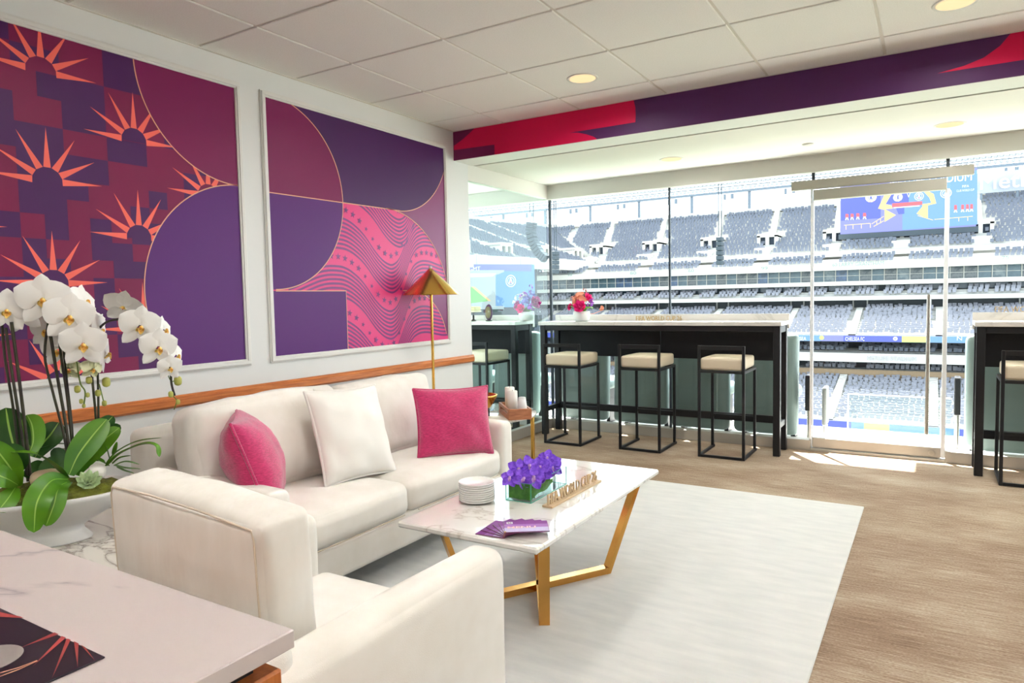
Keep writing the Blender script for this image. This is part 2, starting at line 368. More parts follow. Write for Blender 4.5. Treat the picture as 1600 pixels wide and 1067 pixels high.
# glazing
def pane(name, x0, x1, z0=.092, z1=2.378, y=WY, mat=glass_m):
    w = sempty(name, ((x0+x1)/2, y, z0)); MB().box((x0+.004, y-.006, z0), (x1-.004, y+.006, z1)).build('pane', mat, w); return w
def joint(w, x, z0=.092, z1=2.378, mat=gap_m, t=.008):
    MB().box((x-t, WY-.012, z0), (x+t, WY+.012, z1)).build('joint', mat, w)
w1 = pane('window_1', LW, -2.143); joint(w1, LW, t=.012); joint(w1, -2.143)
w2 = pane('window_2', -2.143, -.888)
w3 = pane('window_3', -.888, .09, 2.236, 2.378); joint(w3, -.884, 2.3, 2.378, t=.012); joint(w3, .082, 2.28, 2.378, t=.012)
w4 = pane('window_4', .098, 1.37); joint(w4, 1.37)
pane('window_5', 1.37, 2.66); pane('window_6', 2.66, XR); pane('window_7', NBX, LW)
MB().box((-.902, WY-.012, .092), (-.888, WY+.012, 2.24)).build('glass_edge', edge_m, w2)
pw = sempty('window_8', (LW-.02, 5.6, .1)); MB().box((LW-.026, 4.935, .1), (LW-.014, WY-.05, 2.388)).build('pane', sglass_m, pw)
# glass door with header box, closer box, bottom rail, lock and pull
dr = sempty('door_1', (-.4, WY, 0))
MB().box((-.878, WY-.006, .108), (.07, WY+.006, 2.15)).build('pane', glass_m, dr)
MB().box((.066, WY-.014, .03), (.098, WY+.014, 2.15), .004).build('glass_edge', edge_m, dr)
MB().box((-.886, WY-.012, .03), (-.876, WY+.012, 2.15), .003).build('glass_edge', edge_m, dr)
MB().box((-1.053, WY-.06, 2.236), (.252, WY-.012, 2.312), .004).build('header_rail', rail_m, dr)
MB().box((-.878, WY-.05, 2.142), (.078, WY+.02, 2.228), .004).build('top_rail', rail_m, dr)
br = MB().box((-.876, WY-.022, .026), (.066, WY+.022, .112), .004).build('bottom_rail', alu_m, dr)
MB().tube([(0.005, WY-.022, .064), (.005, WY-.034, .064)], .022, 16).build('lock', steel_m, br)
h = MB().tube([(-.03, WY-.075, .22), (-.03, WY-.075, 1.33)], .014, 12)
for z in (.42, 1.12): h.tube([(-.03, WY-.006, z), (-.03, WY-.075, z)], .009, 8)
h.build('handle', steel_m, dr)
# panel mouldings on the left wall
def moulding(name, y0, y1, z0, z1):
    mb = MB(); x = LW
    for (o, i, d) in ((.036, .026, .010), (.028, .008, .018), (.010, -.002, .012)):
        for (a, b) in (((y0-o, z0-o), (y1+o, z0-i)), ((y0-o, z1+i), (y1+o, z1+o)), ((y0-o, z0-i), (y0-i, z1+i)), ((y1+i, z0-i), (y1+o, z1+i))):
            mb.box((x, a[0], a[1]), (x+d, b[0], b[1]), .002)
    return struct(mb.build(name, trim_m))
PA, PB, PZ = (.852, 2.612), (2.821, 4.582), (1.039, 2.594)
moulding('trim_7', *PA, *PZ); moulding('trim_8', *PB, *PZ)
# ---- printed graphics: thin vinyl sheets, each figure a sheet of its own layer
def clip(poly, y0, y1, z0, z1):
    for k, v, sg in ((0, y0, 1), (0, y1, -1), (1, z0, 1), (1, z1, -1)):
        out = []
        for i in range(len(poly)):
            a, b = poly[i-1], poly[i]; da, db = (a[k]-v)*sg, (b[k]-v)*sg
            if (da >= 0) != (db >= 0):
                t = da/(da-db); out.append((a[0]+(b[0]-a[0])*t, a[1]+(b[1]-a[1])*t))
            if db >= 0: out.append(b)
        poly = out
        if len(poly) < 3: return []
    return poly
class Print:
    def __init__(s, rect, mats, place): s.r = rect; s.mats = mats; s.place = place; s.mb = MB(); s.lay = 0
    def poly(s, pts, mat, layer):
        p = clip(pts, *s.r)
        if len(p) < 3: return
        s.mb.add([s.place(a, b, layer) for a, b in p], [tuple(range(len(p)))], s.mats.index(mat))
    def strip(s, A, B, mat, layer):
        for i in range(len(A)-1): s.poly([A[i], A[i+1], B[i+1], B[i]], mat, layer)
    def line(s, pts, w, mat, layer):
        A, B = [], []
        for i, p in enumerate(pts):
            a, b = pts[max(i-1, 0)], pts[min(i+1, len(pts)-1)]; d = math.hypot(b[0]-a[0], b[1]-a[1]); n = (-(b[1]-a[1])/d*w/2, (b[0]-a[0])/d*w/2)
            A.append((p[0]+n[0], p[1]+n[1])); B.append((p[0]-n[0], p[1]-n[1]))
        s.strip(A, B, mat, layer)
def arc(c, r, a0, a1, n=40): return [(c[0]+r*math.cos(R(a0+(a1-a0)*i/n)), c[1]+r*math.sin(R(a0+(a1-a0)*i/n))) for i in range(n+1)]
onwall = lambda a, b, l: (LW+.002+.0003*l, a, b)
def burst(P, c, mat, dark, layer, r=.0625, tip=.241, rays=(2, 29, 58.5, 89, 119, 149, 177)):
    for a in rays:
        w = .0155; d = (math.cos(R(a)), math.sin(R(a))); n = (-d[1], d[0])
        P.poly([(c[0]+d[0]*r+n[0]*w, c[1]+d[1]*r+n[1]*w), (c[0]+d[0]*r-n[0]*w, c[1]+d[1]*r-n[1]*w), (c[0]+d[0]*tip, c[1]+d[1]*tip)], mat, layer)
    P.poly(arc(c, r, -4, 184, 20), dark, layer+.5)
art1 = thing('wall_print', 'maroon and purple wall print of coral sunbursts, nearer the orchids', 'wall print', (LW, 1.73, 1.04))
P1 = Print((PA[0], PA[1], PZ[0], PZ[1]), [wred_m, wcheck_m, coral_m, wlm_m, wpur_m, peach_m], onwall)
P1.poly([(PA[0], PZ[0]), (PA[1], PZ[0]), (PA[1], PZ[1]), (PA[0], PZ[1])], wred_m, 0)
u, zz = .0985, [1.03, 1.11, 1.225, 1.342, 1.5, 1.585, 1.672, 1.783, 1.86, 1.948, 2.067, 2.18, 2.306, 2.42, 2.52, 2.6]
Y0 = 1.5825
dark = {0: (0, 1, 4, 5), 1: (0, 3, 4, 7), 2: (1, 2, 5, 6), 3: (-2, -1, 2, 5, 6, 7), 4: (-1, 3, 4, 8), 5: (-3, -1, 2, 3, 5), 6: (-2, 0, 2, 4, 5), 7: (-4, -1, 0, 4), 8: (-3, 0, 1, 5, 7), 9: (-3, 0, 1, 2, 7), 10: (-2, -1, 0, 3, 4, 8), 11: (-4, 1, 2, 6), 12: (-3, 0, 1, 2), 13: (-5, -1, 0, 3, 4), 14: (-2, 3, 4)}
for j, cs in dark.items():
    cs = set(cs) | {c-8 for c in cs}
    for c in cs: P1.poly([(Y0+c*u, zz[j]), (Y0+(c+1)*u, zz[j]), (Y0+(c+1)*u, zz[j+1]), (Y0+c*u, zz[j+1])], wcheck_m, 1)
for yy, zs in ((1.604, (2.419, 1.9326, 1.4712, 1.012)), (2.0135, (2.1865, 1.7063, 1.243)), (2.417, (1.9625, 1.49)), (1.19, (2.1865, 1.7063, 1.243))):
    for z in zs: burst(P1, (yy, z), coral_m, wcheck_m if (round(z*100) % 2) else wred_m, 2)
cA, rA, cB, rB = (2.606, 2.618), .5762, (2.636, 1.434), .6099
P1.poly(arc(cA, rA, 0, 360, 90), wlm_m, 4)
P1.poly(arc(cB, rB, 0, 360, 90), wpur_m, 4.6)
P1.line(arc(cA, rA, 90, 280, 60), .006, peach_m, 5.2); P1.line(arc(cB, rB, 80, 280, 60), .006, peach_m, 5.2)
attach(P1.mb.build('print_sheet', P1.mats), art1)
art2 = thing('wall_print', 'purple wall print of waving stripes and stars, behind the brass lamp', 'wall print', (LW, 3.7, 1.04))
P2 = Print((PB[0], PB[1], PZ[0], PZ[1]), [ppink_m, pstr_m, wdk_m, wpur_m, wlm_m, wmau_m, peach_m], onwall)
P2.poly([(PB[0], PZ[0]), (PB[1], PZ[0]), (PB[1], PZ[1]), (PB[0], PZ[1])], ppink_m, 0)
kn = [(-.35, .06), (-.2, .12), (-.1, .155), (0, .16), (.08, .15), (.2, .07), (.3, -.06), (.4, -.135), (.47, -.13), (.53, -.06), (.58, .06), (.63, .16), (.7, .215), (.8, .225), (.9, .2), (1, .18), (1.15, .2)]
kx = np.array([k[0] for k in kn]); kz = np.array([k[1] for k in kn]); us = np.linspace(-.34, 1.12, 96)
base = np.interp(us, kx, kz); base = np.convolve(np.pad(base, 3, 'edge'), np.ones(7)/7, 'valid')
def star(c, r, rot, mat, layer):
    P2.poly([(c[0]+(r if k % 2 == 0 else r*.4)*math.cos(R(90+36*k)+rot), c[1]+(r if k % 2 == 0 else r*.4)*math.sin(R(90+36*k)+rot)) for k in range(10)], mat, layer)
for gi in range(6):
    zc = 2.10 - gi*.335
    amp = (1.0, 1.05, 1.1, 1.0, .9, .9)[gi]; sh = (0.10, .02, .0, -.03, -.06, -.05)[gi]
    for k in range(8):
        th = .0075
        A = [(3.36+1.22*(t+sh), zc-.029*k+amp*b+th) for t, b in zip(us, base)]; B = [(p[0], p[1]-2*th) for p in A]
        P2.strip(A, B, pstr_m, .6+.1*(gi*8+k))
    for t in np.arange(-.3, 1.1, .052):
        b = float(np.interp(t, us, base)); s = (float(np.interp(t+.02, us, base))-float(np.interp(t-.02, us, base)))/.04
        star((3.36+1.22*(t+sh), zc+.066+amp*b), .026 if abs(s) < .9 else .019, math.atan(s)*.4, pstr_m, 5.6+.1*gi)
zl = 2.034; yl = 4.02; cC, rC = (2.848, 2.033), .5866
P2.poly([(PB[0], zl), (yl, zl), (PB[1], zl), (PB[1], PZ[1]), (PB[0], PZ[1])], wmau_m, 7)
P2.poly([(PB[0], zl), (yl, zl)] + arc((4.0, 2.675), .64, -90, 0, 30) + [(PB[1]+.1, 2.7), (PB[0], 2.7)], wdk_m, 7.6)
E1 = arc((3.87, 1.30), .74, 90, 12, 30)
P2.poly([(3.87, zl)] + E1 + [(PB[1]+.02, 1.45), (PB[1]+.02, zl)], wmau_m, 7)
E2 = arc((4.10, .97), .475, 82, 14, 24)
P2.poly(E2 + [(PB[1]+.02, 1.09), (PB[1]+.02, 1.43), (4.45, 1.43)], wmau_m, 7)
P2.poly([(cC[0]-.03, cC[1]-rC)] + arc(cC, rC, -90, 0, 40) + [(cC[0]-.03, zl)], wpur_m, 8.2)
P2.poly([(cC[0]-.03, zl)] + arc(cC, rC, 0, 90, 40) + [(cC[0]-.03, cC[1]+rC)], wlm_m, 8.2)
P2.poly([(PB[0], PZ[0]), (3.437, PZ[0]), (3.437, 1.438), (2.846, 1.438), (PB[0], 1.438)], wpur_m, 8.2)
for ln in (arc(cC, rC, -90, 90, 70), [(PB[0], zl-.004), (3.43, zl), (yl, zl+.004)], arc((4.0, 2.675), .64, -90, 0, 30), E1, E2, [(2.846, 1.438), (3.437, 1.438), (3.437, PZ[0])], [(4.03, 1.44), (4.17, 1.44)]):
    P2.line(ln, .006, peach_m, 9)
attach(P2.mb.build('print_sheet', P2.mats), art2)
band = thing('printed_band', 'long purple and red printed band across the ceiling soffit', 'printed band', (0, SOFY, 2.52))
PS = Print((LW, XR, 2.519, CEIL), [sdk_m, sdk2_m, sred_m], lambda a, b, l: (a, SOFY-.002-.0006*l, b))
PS.poly([(LW, 2.5), (XR, 2.5), (XR, CEIL), (LW, CEIL)], sdk_m, 0)
PS.poly([(LW, 2.5), (-3.02, 2.5), (-3.02, 2.76), (LW, 2.76)], sdk2_m, 1)
PS.poly([(-3.42, 2.64), (-3.33, 2.68), (-3.26, 2.72), (-3.2, 2.76), (-1.84, 2.76), (-1.826, 2.70), (-1.824, 2.64), (-1.827, 2.597), (-2.35, 2.597), (-2.28, 2.588), (-2.21, 2.566), (-2.15, 2.54), (-2.1, 2.5), (-3.02, 2.5), (-3.02, 2.598), (-3.42, 2.605)], sred_m, 2)
PS.poly([(0, 2.601), (.128, 2.62), (.22, 2.647), (.293, 2.696), (.345, 2.76), (1.5, 2.76), (1.5, 2.6)], sred_m, 2)
attach(PS.mb.build('print_sheet', PS.mats), band)
# ---------------------------------------------------------------- recessed downlights
def downlight(x, y, z, label, watts):
    t = thing('downlight', label, 'ceiling light', (x, y, z), 'recessed round downlights', local=True)
    MB().lathe([(.082, .001), (.096, -.004), (.1, .0), (.1, .006)], 28).build('trim_ring', trim_m, t)
    MB().lathe([(.083, -.003), (.05, -.002), (.0, -.002)], 28).build('lens', lens_m, t)
    l = bpy.data.lights.new('lamp', 'AREA'); l.shape = 'DISK'; l.size = .15; l.energy = watts; l.color = (1, .975, .93); l.spread = R(165)
    lo = bpy.data.objects.new('lamp', l); COL.objects.link(lo); lo.parent = t; lo.location = (0, 0, -.0055)
    return t
lab = {(-1.93, 4.08): 'warm recessed downlight in the tiled ceiling above the red band', (.07, 4.08): 'warm recessed downlight at the upper right of the tiled ceiling'}
for x in (-1.93, .07, 2.07, 4.0):
    for y in (4.08, 2.08, .08, -1.92, -3.4):
        downlight(x, y, CEIL-.003, lab.get((x, y), 'added recessed downlight out of view in the tiled ceiling'), LAMP_W)  # fixtures missing from lab are out of view, added to light the room
downlight(-1.92, 5.8, BAY, 'small recessed downlight in the bay ceiling above the bar stools', LAMP_W*.6)
downlight(.08, 5.82, BAY, 'small recessed downlight in the bay ceiling near the glass door', LAMP_W*.6)
downlight(2.08, 5.82, BAY, 'added small recessed downlight out of view in the bay ceiling', LAMP_W*.6)  # out of view, added to carry on the row for its light
p = at(1262, 225, 2, BAY)
tag(MB().lathe([(.0, -.012), (.03, -.012), (.042, -.004), (.042, 0)], 18, X=Matrix.Translation(p)).build('sprinkler_cap', M('cap_grey', C(210, 208, 200), .5)), 'small round sprinkler cap in the smooth bay ceiling', 'sprinkler')
# ================================================================ RUG, SOFA, CHAIR, CUSHIONS
RZ = .012
tag(MB().box((-2.50, .7, 0.0005), (-.352, 4.785, RZ), .004).build('rug', rug_m), 'large pale silver rug on the carpet under the gold-legged table', 'rug')
def pbox(name, size, r, bul, X, parent, mats=fab_m, nz=.004, seed=0, m=8):
    return MB().rbox(size, r, bul, m, 4, X, 0, nz, seed).build(name, mats, parent)
T = Matrix.Translation
def Rm(a, ax): return Matrix.Rotation(R(a), 4, ax)
sofa = thing('sofa', 'long cream sofa with loose cushions along the left wall', 'sofa', (-2.7, 2.69, RZ))
SX0, SX1, SY0, SY1 = -3.19, -2.215, 1.757, 3.615
pbox('base', (.93, 1.80, .18), .03, (0, 0, 0), T((-2.70, 2.686, .215)), sofa, nz=.001)
for y in (SY0+.064, SY1-.064): pbox('arm', (.97, .13, .485), .035, (0, .004, .008), T((-2.70, y, .3675)), sofa, nz=.002, seed=y)
pbox('back_frame', (.16, SY1-SY0-.01, .67), .05, (0, 0, .006), T((-3.115, (SY0+SY1)/2, .46)), sofa, nz=.002)
for k, (a, b) in enumerate(((1.888, 2.622), (2.628, 3.482))):
    c = pbox('seat_cushion', (.80, b-a, .165), .05, (.012, .0, .022), T((-2.612, (a+b)/2, .377)), sofa, nz=.003, seed=k)
    MB().tube([(-2.214, a+.05, .305), (-2.211, (a+b)/2, .305), (-2.214, b-.05, .305)], .003, 6).build('piping', fabs_m, c)
for k, (a, b, t) in enumerate(((1.80, 2.69, .90), (2.695, 3.478, .885))):
    h = t-.45; w = b-a
    X = T((-2.80, (a+b)/2, .458+h/2)) @ Rm(-13, 'Y')
    c = pbox('back_cushion', (.20, w, h), .06, (.03, .012, .02), X, sofa, wrk_m, nz=.010, seed=3+k, m=12)
    
for x in (-3.1, -2.30):
    for y in (SY0+.1, SY1-.1): MB().box((x-.025, y-.025, RZ if x > -2.5 else 0), (x+.025, y+.025, .13), .004).build('leg', blk_m, sofa)
chair = thing('armchair', 'cream armchair seen from behind, beside the marble counter', 'armchair', (-1.52, 1.25, RZ))
pbox('base', (.86, .82, .19), .03, (0, 0, 0), T((-1.525, 1.27, .215)), chair, nz=.001)
pbox('arm', (.125, .90, .49), .04, (.006, .004, .01), T((-1.918, 1.25, .365)), chair, nz=.002)
pbox('arm', (.135, .90, .505), .045, (.008, .006, .012), T((-1.135, 1.25, .372)), chair, nz=.002)
pbox('back_frame', (.86, .14, .56), .04, (0, 0, 0), T((-1.525, .865, .40)), chair, nz=.002)
pbox('seat_cushion', (.63, .76, .13), .045, (0, .012, .02), T((-1.528, 1.325, .352)), chair, nz=.003)
Xc = T((-1.585, 1.075, .655)) @ Rm(3, 'Y') @ Rm(5, 'X')
cb = pbox('back_cushion', (.62, .15, .47), .026, (.014, .030, .016), Xc, chair, wrk_m, nz=.0045, seed=11, m=16)
q = [Xc @ Vector(v) for v in ((-.284, -.072, -.21), (-.289, -.080, .0), (-.288, -.076, .2), (-.280, -.074, .221), (-.1, -.081, .235), (.1, -.081, .235), (.280, -.074, .221), (.288, -.076, .2), (.291, -.080, 0), (.288, -.071, -.21))]
MB().tube(q, .0026, 6).build('piping', fabs_m, cb)
for x in (-1.9, -1.15):
    for y in (.9, 1.62): MB().box((x-.025, y-.025, RZ), (x+.025, y+.025, .13), .004).build('leg', blk_m, chair)

def pillow(name, label, at_, az, tilt, w, h, t, mat, roll=0, seed=0, pipe=True):
    o = thing(name, label, 'pillow', at_)
    X = T(at_) @ Rm(az+90, 'Z') @ Rm(-tilt, 'X') @ Rm(roll, 'Y') @ T((0, 0, h/2))
    n = 26; us = [math.sin(math.pi/2*(-1+2*i/n)) for i in range(n+1)]
    mb = MB(); edge = {}
    for sg in (-1, 1):
        P = []
        for i, u_ in enumerate(us):
            row = []
            for j, v_ in enumerate(us):
                x = u_*w/2*(1-.075*(1-v_*v_)); z = v_*h/2*(1-.075*(1-u_*u_))
                th = t/2*(max(0, (1-u_*u_)*(1-v_*v_)))**.42
                nz = noise.noise(Vector((u_*2.2+seed, v_*2.2, sg*2)))*.018*min(1, th/t*4) + noise.noise(Vector((u_*6, v_*6+seed, sg*5)))*.005*min(1, th/t*4)
                slump = -.03*(1-abs(v_))*0
                p = (x, sg*(th+nz*.8), z+slump); row.append(p)
                if i in (0, n) or j in (0, n): edge[(i, j)] = p
            P.append(row)
        mb.grid(P, 0, True, X, flip=(sg < 0))
    body = mb.build('cover', mat, o)
    if pipe:
        loop = [(i, 0) for i in range(n)] + [(n, j) for j in range(n)] + [(i, n) for i in range(n, 0, -1)] + [(0, j) for j in range(n, -1, -1)]
        MB().tube([X @ Vector(edge[k]) for k in loop], .007, 6, caps=False).build('piping', mat, o)
    return o
pillow('throw_pillow', 'pink chenille throw pillow turned nearly edge-on at the near sofa arm', (-2.50, 2.01, .464), 50, 19, .43, .435, .24, pink_m, roll=0, seed=2)
pillow('throw_pillow', 'pink chenille throw pillow facing the room at the far end of the sofa', (-2.34, 3.185, .460), -32, 14, .465, .40, .17, pink_m, roll=2, seed=5)
pillow('throw_pillow', 'white throw pillow leaning on the middle of the sofa back', (-2.45, 2.53, .466), -6, 20, .45, .48, .16, pil_m, roll=2, seed=8)
pillow('throw_pillow', 'cream throw pillow half hidden behind the white pillow', (-2.585, 2.66, .470), -2, 17, .42, .46, .10, fab_m, roll=3, seed=9, pipe=False)
# ================================================================ COFFEE TABLE AND WHAT STANDS ON IT
TZ = .46
tb = thing('coffee_table', 'marble-topped coffee table on crossed gold legs over the rug', 'coffee table', (-1.535, 2.76, RZ))
MB().box((-1.865, 2.115, TZ-.026), (-1.205, 3.41, TZ), .007).build('table_top', mtable_m, tb)
def bar(mb, a, b, w, side):
    a, b = Vector(a), Vector(b); d = (b-a).normalized(); s = Vector(side); s = (s-d*s.dot(d)).normalized(); n = d.cross(s)
    hw, hn = w[0]/2, w[1]/2
    vs = [p+s*i*hw+n*j*hn for p in (a, b) for (i, j) in ((-1, -1), (1, -1), (1, 1), (-1, 1))]
    mb.add(vs, [(3, 2, 1, 0), (4, 5, 6, 7), (0, 1, 5, 4), (1, 2, 6, 5), (2, 3, 7, 6), (3, 0, 4, 7)])
F = {'a': ((-1.35, 3.05), (-1.25, 3.2)), 'b': ((-1.357, 2.43), (-1.28, 2.30)), 'c': ((-1.73, 2.43), (-1.80, 2.30)), 'd': ((-1.73, 3.05), (-1.80, 3.2))}
for k, o in (('a', 'c'), ('b', 'd')):
    f = Vector((*F[k][0], RZ+.016)); e = Vector((*F[o][0], RZ+.016)); dirn = (f-e).normalized(); sd = (-dirn.y, dirn.x, 0)
    mb = MB(); ext = dirn*.0
    bar(mb, e-ext, f+ext, (.045, .03), sd); mb.build('floor_bar', gold_m, tb)
    for q in (k, o):
        mb = MB(); sv_, dv_ = Vector(sd)*.0225, dirn*.012
        vs_ = [Vector(p_)+sv_*i_+dv_*j_ for p_ in ((*F[q][0], RZ), (*F[q][1], TZ-.0265)) for (i_, j_) in ((-1, -1), (1, -1), (1, 1), (-1, 1))]
        mb.add(vs_, [(3, 2, 1, 0), (4, 5, 6, 7), (0, 1, 5, 4), (1, 2, 6, 5), (2, 3, 7, 6), (3, 0, 4, 7)]); mb.build('leg', gold_m, tb)
# glass box vase
A_, B_, D_ = at(790, 781, 2, TZ), at(830, 787, 2, TZ), at(893, 757, 2, TZ)
ux = (B_-A_).normalized(); L1 = (B_-A_).length; uy = Vector((-ux.y, ux.x, 0)); L2 = max(.26, (D_-B_).dot(uy)); HV = .085
vz = thing('vase_arrangement', 'long rectangular glass vase of violet vanda orchids on the coffee table', 'flower vase', tuple(A_+ux*L1/2+uy*L2/2))
XV = frameX(A_, ux, uy, (0, 0, 1))
mb = MB(); g = .006
for a, b in (((0, 0, 0), (L1, L2, g)), ((0, 0, g), (L1, g, HV)), ((0, L2-g, g), (L1, L2, HV)), ((0, g, g), (g, L2-g, HV)), ((L1-g, g, g), (L1, L2-g, HV))): mb.box(a, b, 0, 0, XV)
vb = mb.build('glass_box', vglass_m, vz)
mb = MB()
for x in (0, L1-.003):
    for y in (0, L2-.003): mb.box((x, y, 0), (x+.003, y+.003, HV+.001), 0, 0, XV)
for a, b in (((0, 0, 0), (L1, .003, .003)), ((0, L2-.003, 0), (L1, L2, .003)), ((0, 0, 0), (.003, L2, .003)), ((L1-.003, 0, 0), (L1, L2, .003)), ((0, 0, HV), (L1, .003, HV+.001)), ((L1-.003, 0, HV), (L1, L2, HV+.001))): mb.box(a, b, 0, 0, XV)
mb.build('polished_edge', gedge_m, vb)
def leaf(mb, pts, width, nrm, fold=.25, mi=0, tipw=.08, basew=.35, peak=.6, th=.0):
    pts = [Vector(p) for p in pts]
    # resample with Catmull-Rom
    P = [pts[0]*2-pts[1]] + pts + [pts[-1]*2-pts[-2]]; S = []
    for i in range(1, len(P)-2):
        for t in np.linspace(0, 1, 11, endpoint=(i == len(P)-3)):
            a, b, c, d = P[i-1], P[i], P[i+1], P[i+2]
            S.append(.5*((2*b)+(c-a)*t+(2*a-5*b+4*c-d)*t*t+(3*b-a-3*c+d)*t**3))
    G = []; n = len(S)-1; nrm = Vector(nrm).normalized()
    for i, s in enumerate(S):
        t = i/n; d = (S[min(i+1, n)]-S[max(i-1, 0)]).normalized(); sd = d.cross(nrm)
        sd = sd.normalized() if sd.length > 1e-4 else Vector((1, 0, 0)); nn = sd.cross(d)
        w = width/2*(basew+(1-basew)*math.sin(min(1, t/peak)*math.pi/2)) if t < peak else width/2*math.sqrt(max(0, 1-((t-peak)/(1-peak))**2.2))
        w = max(w, width*.012)
        G.append([s+sd*w*k + nn*(fold*w*abs(k)**1.3) for k in (-1, -.55, 0, .55, 1)])
    mb.grid(G, mi, True)
    return mb
rv = random.Random(3)
vleaf_m = M('vase_leaf', C(86, 150, 46), .5, nz=(40, C(52, 112, 24), .3, .7), stretch=(1, 4, 1))
for k in range(3):
    G = [[XV @ Vector((.010+(L1-.02)*a, .012+.02*k+.004*math.sin(9*a+k*2), .009+(HV-.014)*b)) for b in np.linspace(0, 1, 5)] for a in np.linspace(0, 1, 12)]
    MB().grid(G).build('leaf', vleaf_m, vz)
for k in range(3):
    G = [[XV @ Vector((L1-.011-.014*k+.003*math.sin(12*a+k), .012+L2*.62*a, .009+(HV-.016)*(b*(1-.75*a)+.38*a+.07*math.sin(7*a)))) for b in np.linspace(0, 1, 5)] for a in np.linspace(0, 1, 14)]
    MB().grid(G).build('leaf', vleaf_m, vz)
def petal_grid(L, Wd, cup=.2, n=7, m=5, pw=.75, ruff=0, ph=0):
    G = []
    for i in range(n+1):
        t = i/n; w = Wd/2*max(.06, math.sin(math.pi*t**pw)**.62 if 0 < t < 1 else 0)
        row = []
        for j in range(m):
            k = -1+2*j/(m-1); x = k*w; z = L*t
            row.append((x, -cup*L*(t*t*.5) + cup*L*.45*abs(k)**2 + ruff*L*math.sin(7*t+5*k+ph), z))
        G.append(row)
    return G
def bloom_mesh(petals, ruff=0):
    """petals: list of (angle about facing axis, length, width, cup, lean)"""
    mb = MB()
    for i, (ang, L, Wd, cup, lean) in enumerate(petals):
        X = Rm(ang, 'Y') @ Rm(lean, 'X') @ T((0, .001*i, .003)); mb.grid(petal_grid(L, Wd, cup, ruff=ruff, ph=i), 0, True, X)
    return mb
def face(p, d, roll=0, s=1.0):
    """matrix that puts a bloom (facing local -Y) at p looking along d"""
    d = Vector(d).normalized(); z = Vector((0, 0, 1)); x = (-d).cross(z); x = x.normalized() if x.length > .01 else Vector((1, 0, 0)); z2 = x.cross(-d)
    return frameX(p, x, -d, z2) @ Rm(roll, 'Y') @ Matrix.Scale(s, 4)
def copies(name, mesh, mat, parent, X, sub=None):
    o = bpy.data.objects.new(name, mesh); COL.objects.link(o); o.matrix_world = X; attach(o, parent)
    o.matrix_basis = X
    if sub:
        s = bpy.data.objects.new(sub[0], sub[1]); COL.objects.link(s); s.parent = o
    return o
def keep(mb, mats):
    o = mb.build('tmp', mats); me = o.data; bpy.data.objects.remove(o); return me
vanda = keep(bloom_mesh([(0, .031, .026, -.25, -4), (72, .033, .031, -.25, -14), (-72, .033, .031, -.25, -14), (142, .033, .029, -.25, -6), (-142, .033, .029, -.25, -6)], .05), vanda_m)
vlip = keep(MB().grid(petal_grid(.016, .012, -.5), 0, True, Rm(180, 'Y') @ T((0, -.006, 0))).lathe([(.0, .006), (.005, .003), (.004, -.004), (0, -.006)], 8, X=T((0, -.006, 0))), vlip_m)
for k in range(17):
    a = k/16; x = L1*(.2+.65*((k*37) % 10)/10); y = -.005+L2*.93*a; z = HV+.012+.034*rv.random()+.018*math.sin(a*6)
    if k in (2, 6): z -= .03; x = L1*.95
    d = Vector((.55+rv.uniform(-.5, .5), -.75+rv.uniform(-.5, .45), .35+rv.uniform(-.1, .45)))
    copies('blossom', vanda, vanda_m, vz, face(XV @ Vector((x, y, z)), d, rv.uniform(-40, 40), rv.uniform(1.2, 1.65)), ('lip', vlip))
# stack of plates
pc = at(745.5, 783, 2, TZ); pl0 = None; NP = 9
prof = [(.0, .0), (.035, .0), (.038, .003), (.050, .006), (.0655, .0092), (.0672, .0105), (.0672, .0172), (.065, .0176), (.05, .009), (.036, .0062), (0, .0058)]
for k in range(NP):
    o = MB().lathe(prof, 40).build('plate', china_m) if k == 0 else bpy.data.objects.new('plate', pl0)
    if k == 0: pl0 = o.data
    else: COL.objects.link(o)
    o.scale = (1.2, 1.2, 1); o.location = (pc.x+rv.uniform(-.001, .001), pc.y+rv.uniform(-.001, .001), TZ+.0005+.0094*k)
    nth = ('lowest', 'second from the bottom', 'third from the bottom', 'fourth from the bottom', 'middle', 'fourth from the top', 'third from the top', 'second from the top', 'topmost')[k]
    tag(o, 'white china plate, %s in the stack on the coffee table' % nth, 'plate', 'stacked white plates')
